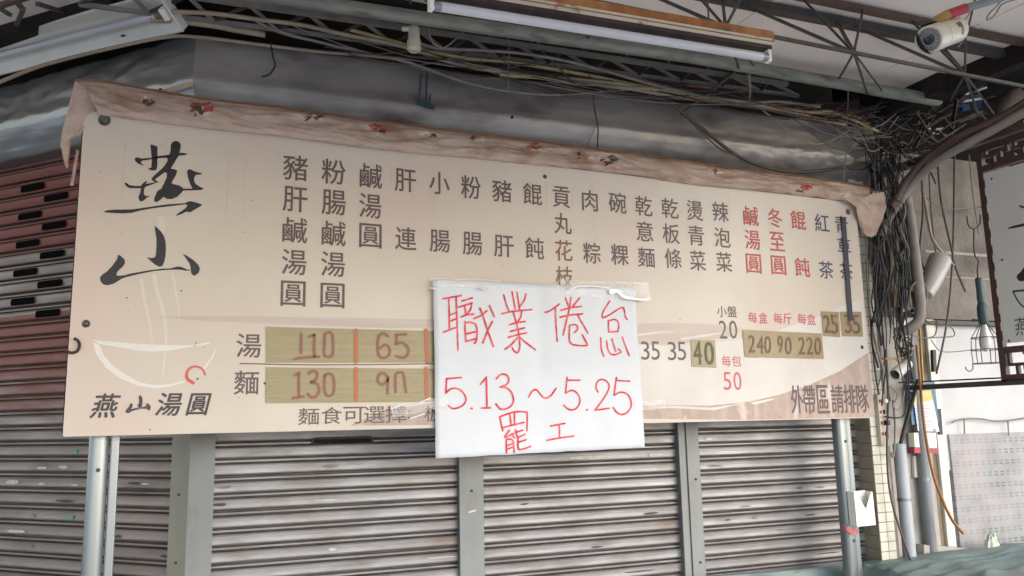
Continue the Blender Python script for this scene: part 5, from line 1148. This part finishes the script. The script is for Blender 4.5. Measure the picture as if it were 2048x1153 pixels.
# notice clipboard on the pier
nt_ = thing('notice_board', 'blue clipboard with a yellow topped printed page behind the orange cable', 'notice board', PF(1850, 850, .03))
def pquad(mb, cor, off, th_=.002, mi=0):
    p = [PF(x, y, off) for x, y in cor]; q = [a - nF * th_ for a in p]; mb.hexa([p[3], p[2], q[2], q[3], p[0], p[1], q[1], q[0]], mi)
mb = MB(); pquad(mb, [(1819, 768), (1869, 762), (1878, 846), (1824, 850)], .045, .006); mb.build('board', M['bluepl'], nt_)
mb = MB(); pquad(mb, [(1825, 783), (1862, 781), (1879, 864), (1836, 862)], .054); mb.build('page', M['notew'], nt_)
mb = MB(); pquad(mb, [(1825, 783), (1862, 781), (1866, 801), (1828, 808)], .0565); mb.build('page_heading', M['notey'], nt_)
for i in range(9):
    y = 812 + i * 5.2; x0 = 1831 + i * .7; mb = MB(); pquad(mb, [(x0, y), (x0 + 22 + (i * 7) % 9, y - .5), (x0 + 22 + (i * 7) % 9, y + 1.2), (x0, y + 1.7)], .0565, .001); mb.build('print_line', M['inkb'], nt_)
mb = MB(); pquad(mb, [(1866, 858), (1872, 858), (1873, 864), (1867, 864)], .0565, .001); mb.build('stamp', M['inkb'], nt_)
mb = MB(); pquad(mb, [(1876, 818), (1882, 818), (1886, 870), (1879, 870)], .03, .012)
tag(mb.build('black_clip', M['blackc']), 'narrow black clip right of the printed page', 'clip')
bx = thing('leaflet_box', 'small cream leaflet box with red edge under the printed page', 'box', PF(1850, 905, .03))
mb = MB(); pquad(mb, [(1828, 866), (1872, 866), (1874, 897), (1830, 895)], .05, .04); mb.build('front', M['plastw'], bx)
mb = MB(); pquad(mb, [(1829, 896), (1875, 898), (1876, 907), (1829, 907)], .052, .04); mb.build('red_edge', M['redt'], bx)
sw = thing('wall_switch', 'cream wall switch plate on the concrete pier', 'switch', PF(1840, 955, .01))
mb = MB(); pquad(mb, [(1828, 912), (1847, 912), (1849, 956), (1830, 956)], .022, .02); mb.build('plate', M['tilew'], sw, .003)
mb = MB(); pquad(mb, [(1835, 926), (1840, 926), (1841, 936), (1836, 936)], .026, .005); mb.build('rocker', M['camw'], sw)
mb = MB(); pquad(mb, [(1866, 700), (1872, 700), (1874, 744), (1868, 744)], .03, .02)
tag(mb.build('black_box', M['blackc']), 'slim black box on the frame beside the white panel', 'box')
mb = MB(); mb.bar(PF(1838, 640, .05), PF(1846, 770, .05), .012, .01); tag(mb.build('mustard_strip', M['mustard']), 'mustard edge strip beside the white panel', 'strip')

# =================================================================== HANGING SIGN (perpendicular)
XS = 3.80
hs = thing('hanging_sign', 'pale hanging sign in a red brown lattice frame, cut by the right edge', 'signboard', PX(2040, 770, XS))
def hp(px, py, d=0): q = PX(px, py, XS - d); return q
yv0, yv1 = hp(1996, 500).y, hp(1996, 500).y - .62
ztop, zbot = hp(1963, 300).z, hp(2008, 765).z
ypan = hp(1996, 520).y
mb = MB(); zt, zb_ = hp(1978, 350).z, hp(2013, 688).z
mb.hexa([Vector((XS - .03, ypan - .56, zb_)), Vector((XS - .03, ypan, zb_)), Vector((XS - .018, ypan, zb_)), Vector((XS - .018, ypan - .56, zb_)), Vector((XS - .03, ypan - .56, zt)), Vector((XS - .03, ypan, zt)), Vector((XS - .018, ypan, zt)), Vector((XS - .018, ypan - .56, zt))])
mb.build('panel', M['signw'], hs)
yp0 = hp(1982, 500).y
for yy in (yp0 + .0, yp0 - .70):
    mb = MB(); mb.box((XS, yy, (ztop + zbot) / 2), .030, .028, ztop - zbot); mb.build('post', M['woodred'], hs)
for zz, nm in ((ztop, 'rail'), (zbot + .02, 'rail'), (zt + .035, 'rail'), (zb_ - .03, 'rail')):
    mb = MB(); mb.box((XS, yp0 - .35, zz), .03, .66, .03); mb.build(nm, M['woodred'], hs)
for z_a, z_b in ((zt + .06, ztop - .01), (zbot + .03, zb_ - .05)):
    nzz = max(2, int((z_b - z_a) / .05)); mb = MB()
    for i in range(nzz + 1):
        z = z_a + (z_b - z_a) * i / nzz
        for j in range(9):
            y0_ = yp0 - .03 - j * .075
            if (i + j) % 2: mb.box((XS, y0_ - .037, z), .02, .078, .014)
            if i < nzz: mb.box((XS + .001, y0_ - (.0 if (i + j) % 2 else .037), z + (z_b - z_a) / nzz / 2), .02, .014, (z_b - z_a) / nzz + .01)
    mb.build('fretwork', M['woodred'], hs)
for i in range(10):
    z = zb_ + (zt - zb_) * (i + .5) / 10; mb = MB(); mb.box((XS - .005, yp0 - .022 - .006 * (i % 2), z), .028, .03, .04); mb.build('frame_block', M['woodred'], hs)
# brush lettering repeated on the hanging sign
def hpoly(mb, pts, org, s, yc, zc_, sc): mb.poly([Vector((XS - .0315, yc - ((x) / s) * sc, zc_ - (y / s) * sc)) for x, y in pts])
for polys, s, zc_ in ((YAN, 1290, hp(2040, 355).z), (SHAN, 1097, hp(2040, 475).z)):
    mb = MB()
    for q in polys: hpoly(mb, [(x - 105, y - 78) for x, y in q], None, s, ypan - .085, zc_, .34)
    mb.build('brush_character', M['brush'], hs)
mb = MB(); zb2 = hp(2040, 583).z
ribbon_pts = [(.075, 0), (.24, .008), (.40, 0)]
def hb(p): return Vector((XS - .0315, ypan - p[0], zb2 - p[1]))
def hribbon(mb, pts, wd):
    P_ = smooth_path([hb(p) for p in pts], 8)
    for a_, b_ in zip(P_, P_[1:]):
        t = (b_ - a_).normalized(); n_ = Vector((0, -t.z, t.y)) * wd / 2; mb.add([a_ + n_, b_ + n_, b_ - n_, a_ - n_], [(0, 1, 2, 3)])
hribbon(mb, ribbon_pts, .010); hribbon(mb, [(.075, .0), (.12, .08), (.24, .13), (.36, .08), (.40, .02)], .007); mb.build('bowl_drawing', M['ink_navy'], hs)
v, f = GL[('燕', .012)]; mb = MB(); zz = hp(2038, 655).z; mb.add([Vector((XS - .0315, ypan - .105 - .08 * x, zz + .085 * y)) for x, y in v], f); mb.build('small_brush_character', M['ink_navy'], hs)
for px, py in ((1983, 358), (2004, 520), (2018, 682)):
    mb = MB(); p = hp(px, py, .03); mb.lathe(p, Vector((-1, 0, 0)), [(0, .006), (.003, .004)], 8); mb.build('screw', M['iron'], hs)
mb = MB(); p0 = hp(1815, 775); mb.box((XS, (p0.y + yp0 - .7) / 2, p0.z - .004), .03, p0.y - yp0 + .7, .026); mb.build('bracket_arm', M['iron'], hs)
mb = MB(); mb.tube([Vector((XS, p0.y + .1, p0.z + .028)), Vector((XS, yp0, p0.z + .020))], .004, 6); mb.build('bracket_rod', M['iron'], hs)
mb = MB(); q_ = hp(1966, 298); mb.box((XS, (yp0 + 3.25) / 2, ztop + .05), .04, 3.25 - yp0 + .5, .04); mb.build('upper_arm', M['ironbrown'], hs)

# caged work light
wl = thing('work_light', 'caged inspection lamp with teal handle hanging before the white panel', 'work light', PY(1962, 730, 2.78))
def wp(px, py, dy=0): return PY(px, py, 2.78 + dy)
mb = MB(); mb.tube(smooth_path([wp(1934, 432), wp(1936, 448), wp(1943, 457), wp(1953, 456), wp(1960, 447), wp(1961, 430)], 5), .004, 8); mb.tube(smooth_path([wp(1948, 457), wp(1948, 490), wp(1950, 512), wp(1957, 522), wp(1955, 540), wp(1956, 560)], 4), .0042, 8); mb.build('hook', M['iron'], wl)
a_, b_ = wp(1957, 556), wp(1963, 608); mb = MB(); mb.lathe(a_, b_ - a_, [(0, .012), (.006, .018), ((b_ - a_).length * .5, .017), ((b_ - a_).length * .8, .019), ((b_ - a_).length, .016)], 14); mb.build('handle', M['teal'], wl)
a_, b_ = wp(1963, 606), wp(1968, 650); mb = MB(); Lw = (b_ - a_).length; mb.lathe(a_, b_ - a_, [(0, .017), (Lw * .15, .024), (Lw * .5, .026), (Lw * .9, .024), (Lw, .020)], 14); mb.build('collar', M['teal'], wl)
mb = MB(); mb.lathe(wp(1957, 640), RT * -1, [(0, .004), (.03, .006)], 8); mb.build('thumb_screw', M['blackc'], wl)
a_, b_ = wp(1968, 648), wp(1972, 704); mb = MB(); Lw = (b_ - a_).length; mb.lathe(a_, b_ - a_, [(0, .014), (Lw * .2, .018), (Lw * .55, .029), (Lw * .8, .027), (Lw * .95, .014), (Lw, .004)], 16); mb.build('bulb', M['glass'], wl)
ctr = lambda y: wp(1966 + (y - 640) * .085, y)
rr = {650: .022, 676: .060, 700: .064, 727: .060}
for y in (676, 700, 727):
    mb = MB(); c_ = ctr(y); mb.tube([c_ + Vector((math.cos(q), math.sin(q), 0)) * rr[y] for q in [2 * math.pi * j / 24 for j in range(25)]], .0024, 6, cap=False); mb.build('cage_ring', M['iron'], wl)
for k in range(6):
    q = math.pi / 3 * k + .3; mb = MB(); mb.tube([ctr(y) + Vector((math.cos(q), math.sin(q), 0)) * rr[y] for y in (650, 676, 700, 727)], .0022, 6); mb.build('cage_wire', M['iron'], wl)
mb = MB(); mb.tube(smooth_path([wp(1945, 727), wp(1946, 738), wp(1940, 743), wp(1933, 740), wp(1931, 734)], 4), .003, 6); mb.build('cage_hook', M['greyc'], wl)

# =================================================================== POUCH, RIBBON, TARP, BAG
pc = thing('wall_pouch', 'white plastic pouch with a v shaped front hung on the right pole', 'pouch', PY(1728, 1055, YS + .03))
Yp = YS + .012
pa_ = [PY(1711, 984, Yp), PY(1748, 986, Yp), PY(1752, 1054, Yp), PY(1714, 1054, Yp)]; w0 = pa_[1].x - pa_[0].x
x0_, x1_, z0_, z1_ = pa_[3].x, pa_[2].x, pa_[3].z, pa_[0].z
mb = MB(); yb = Yp + .045; xm_ = (x0_ + x1_) / 2; zn = z1_ - (z1_ - z0_) * .52
front = [(x0_, Yp, z0_), (x1_, Yp, z0_), (x1_ - .002, Yp, z1_ - .008), (x1_ - .010, Yp, z1_ - .004), (xm_ + .006, Yp, zn), (x0_ + .012, Yp, z1_ - .002), (x0_, Yp, z1_)]
mb.poly(front); mb.poly([(a, b + .0025, c) for a, b, c in front])
fr_ = [Vector(p) for p in front]; nf_ = len(fr_)
mb.add(fr_ + [p + Vector((0, .0025, 0)) for p in fr_], [(i, (i + 1) % nf_, nf_ + (i + 1) % nf_, nf_ + i) for i in range(nf_)])
mb.build('front_panel', M['plastw'], pc)
mb = MB(); mb.box(((x0_ + x1_) / 2, yb, (z0_ + z1_) / 2), x1_ - x0_ - .006, .003, z1_ - z0_ - .004); mb.box((x0_ + .0012, Yp + .0245, (z0_ + z1_) / 2), .0024, .038, z1_ - z0_); mb.box((x1_ - .0012, Yp + .0245, (z0_ + z1_) / 2), .0024, .038, z1_ - z0_ - .01); mb.box(((x0_ + x1_) / 2, Yp + .0245, z0_ + .0013), x1_ - x0_ - .008, .038, .0026)
mb.build('back_and_sides', M['plastw'], pc)
mb = MB()
for k, (dz, sg) in enumerate(((0, .0), (.006, .3), (-.005, -.2), (-.010, .15))):
    pts_ = [PY(1686, 1052 + sg * 10, YS + .05) + ZV * dz, PY(1694, 1058, YS + .035) + ZV * dz, PY(1704, 1062, YS + .036) + ZV * (dz - .004), PY(1716, 1060 + sg * 8, YS + .04) + ZV * dz]
    mb.tube(smooth_path(pts_, 4), .004, 6)
tag(mb.build('red_ribbon', M['redcloth']), 'faded red string tied round the right pole below the pouch', 'ribbon')

fe = [(1380, 1160), (1454, 1151), (1540, 1145), (1608, 1138), (1700, 1128), (1740, 1121), (1816, 1112), (1902, 1101), (1964, 1096), (2008, 1087), (2060, 1086), (2200, 1082)]
fp = [PF(x, y, .07) for x, y in fe]; mb = MB(); rows = []
NS = 240; far = [fp[min(int(i / NS * 11), 10)].lerp(fp[min(int(i / NS * 11), 10) + 1], i / NS * 11 - min(int(i / NS * 11), 10)) for i in range(NS + 1)]
def Wd(x): t = min(max((x - 3.10) / .25, 0), 1); return .05 + .85 * t * t
for k in range(71):
    v_ = k / 70; row = []
    for p in far:
        wq = Wd(p.x); o_ = wq * v_; hang = 0
        wr = .024 * nz((p.x * 2.2 + o_ * 5.0, o_ * 6 - p.x * 2.5, 2)) + .018 * nz((p.x * 4 - o_ * 6, o_ * 16 + p.x * 3, 5))
        ridge = .040 * (.35 - abs(nz((p.x * 3 + o_ * 12, o_ * 5 - p.x, 8))))
        row.append(p + nF * o_ + ZV * (-.02 * v_ + (wr + ridge) * min(1, v_ * 5) - (.35 * max(0, v_ - .85) / .15 if wq > .5 else .10 * v_)))
    rows.append(row)
rows.insert(0, [p - nF * .05 - ZV * .10 for p in far])
mb.grid(rows); tag(mb.build('tarpaulin', M['tarp']), 'wrinkled grey green tarpaulin covering goods at the lower right', 'tarpaulin')
mb = MB(); pquad(mb, [(1848, 1090), (1960, 1100), (1960, 1130), (1848, 1130)], .05, .05)
tag(mb.build('cardboard_box', M['concl']), 'pale cardboard box edge behind the tarpaulin', 'box')
mb = MB(); rows = []; cb_ = PF(1980, 1098, .09)
for i in range(30):
    row = []
    for j in range(49):
        v_ = i / 29; q = 2 * math.pi * j / 48; cr1 = .5 - abs(nz((math.cos(q) * 2.2, math.sin(q) * 2.2, v_ * 2.5 + 3))) * 1.8; cr2 = .5 - abs(nz((math.cos(q) * 5, math.sin(q) * 5, v_ * 4))) * 1.8
        r_ = (.058 * (1 - .75 * v_ ** 1.3) + .010 * cr1 + .006 * cr2) * (1 if v_ < .97 else .2)
        row.append(cb_ + uF * (r_ * math.cos(q) + .03 * v_ + .012 * nz((v_ * 3, 1, 1))) + nF * r_ * .6 * math.sin(q) + ZV * (.105 * v_ - .03 + .012 * cr1 * v_))
    rows.append(row)
mb.grid(rows); tag(mb.build('plastic_bag', M['bag']), 'pale green plastic bag sitting behind the tarpaulin', 'bag')

# cable ties on the yellowed bundle, bolts on the posts
for px, py in ((960, 131), (1178, 160), (1300, 181), (1420, 198), (1508, 210), (1620, 226)):
    mb = MB(); c_ = PF(px, py, .27); d_ = (PF(px + 20, py + 3, .27) - PF(px - 20, py - 3, .27)).normalized(); mb.lathe(c_ - d_ * .004, d_, [(0, .0135), (.008, .0135)], 14)
    mb.tube([c_ + ZV * .012, c_ + ZV * .026 + nF * .012], .0016, 5)
    tag(mb.build('cable_tie', M['blackc']), {960: 'black tie on the cable bundle right of the lamp holder', 1178: 'black tie on the cable bundle above the short black wire', 1300: 'black tie on the cable bundle between the leaning rod and short black wire', 1420: 'black tie on the cable bundle just right of the leaning rod', 1508: 'black tie on the cable bundle at the beige tie strip', 1620: 'black tie on the cable bundle near its right end'}[px], 'cable tie', 'ties on the cable bundle')
posts_ = [o for o in bpy.data.objects if o.name.startswith(('shutter_post', 'corner_post', 'sign_pole')) and o.parent is None]
for o in posts_:
    if o.name.startswith('shutter_post'):
        base, f_, of_ = (WF, 1.113, .041) if o.location.x < 1.6 else (WF, 2.235, .042), 0, 0
        for z in (.95, 1.33):
            mb = MB(); mb.lathe(base[0](base[1], base[2] - .001, z), nF, [(0, .006), (.003, .006), (.005, .003)], 8); mb.build('bolt', M['iron'], o)
    if o.name.startswith('corner_post'):
        for z in (1.37, 1.12):
            mb = MB(); mb.lathe(WL(.03, .040, z), nL, [(0, .006), (.003, .005)], 8); mb.build('bolt', M['iron'], o)
    if o.name.startswith('sign_pole'):
        xx = o.location.x
        for z in (1.49, 1.02):
            mb = MB(); mb.lathe(Vector((xx - .012, YS + .0605, z)), Vector((0, -1, 0)), [(0, .007), (.003, .007), (.005, .003)], 8); mb.build('bolt', M['iron'], o)

# pieces that sit on a part become sub-parts of it
def nest(root, host, kids):
    ch = list(root.children); h = [c for c in ch if c.name.split('.')[0] == host]
    if not h: return
    for c in ch:
        if c.name.split('.')[0] in kids: c.parent = h[0]
for o in [x for x in bpy.data.objects if x.parent is None]:
    k = o.name.split('.')[0]
    if k in ('roller_shutter', 'corner_roller_shutter'): nest(o, 'slat_curtain', ('paint_chip', 'vent_slot', 'handle'))
    if k == 'menu_signboard': nest(o, 'board', ('screw', 'dirt_speck', 'drip_streaks', 'printed_wave', 'printed_pale_wave', 'printed_streak', 'brushed_highlight', 'steam_drawing', 'ruled_line'))
    if k in ('shutter_post', 'corner_post'): nest(o, 'channel', ('bolt', 'scuff_mark'))
    if k == 'sign_pole': nest(o, 'tube', ('bolt',))
    if k == 'security_camera': nest(o, 'face_plate', ('infrared_bead', 'lens')); nest(o, 'body', ('printed_label',))
    if k == 'notice_board': nest(o, 'page', ('page_heading', 'print_line', 'stamp'))
    if k == 'hanging_sign': nest(o, 'panel', ('brush_character', 'small_brush_character', 'bowl_drawing', 'screw'))
    if k == 'power_strip': nest(o, 'body', ('switch', 'socket'))
    if k == 'fabric_cover': nest(o, 'rolled_fabric', ('printed_patch', 'edge_binding'))
    if k == 'shutter_box': nest(o, 'sheet_metal_cover', ('rivet', 'paint_mark', 'yellow_reflection'))
    if k == 'fluorescent_lamp': nest(o, 'tube', ('tube_cap',)); nest(o, 'tray', ('spring_clip',))
    if k == 'lamp_holder': nest(o, 'body', ('side_switch', 'seam_ring'))
    if k == 'wall_switch': nest(o, 'plate', ('rocker',))
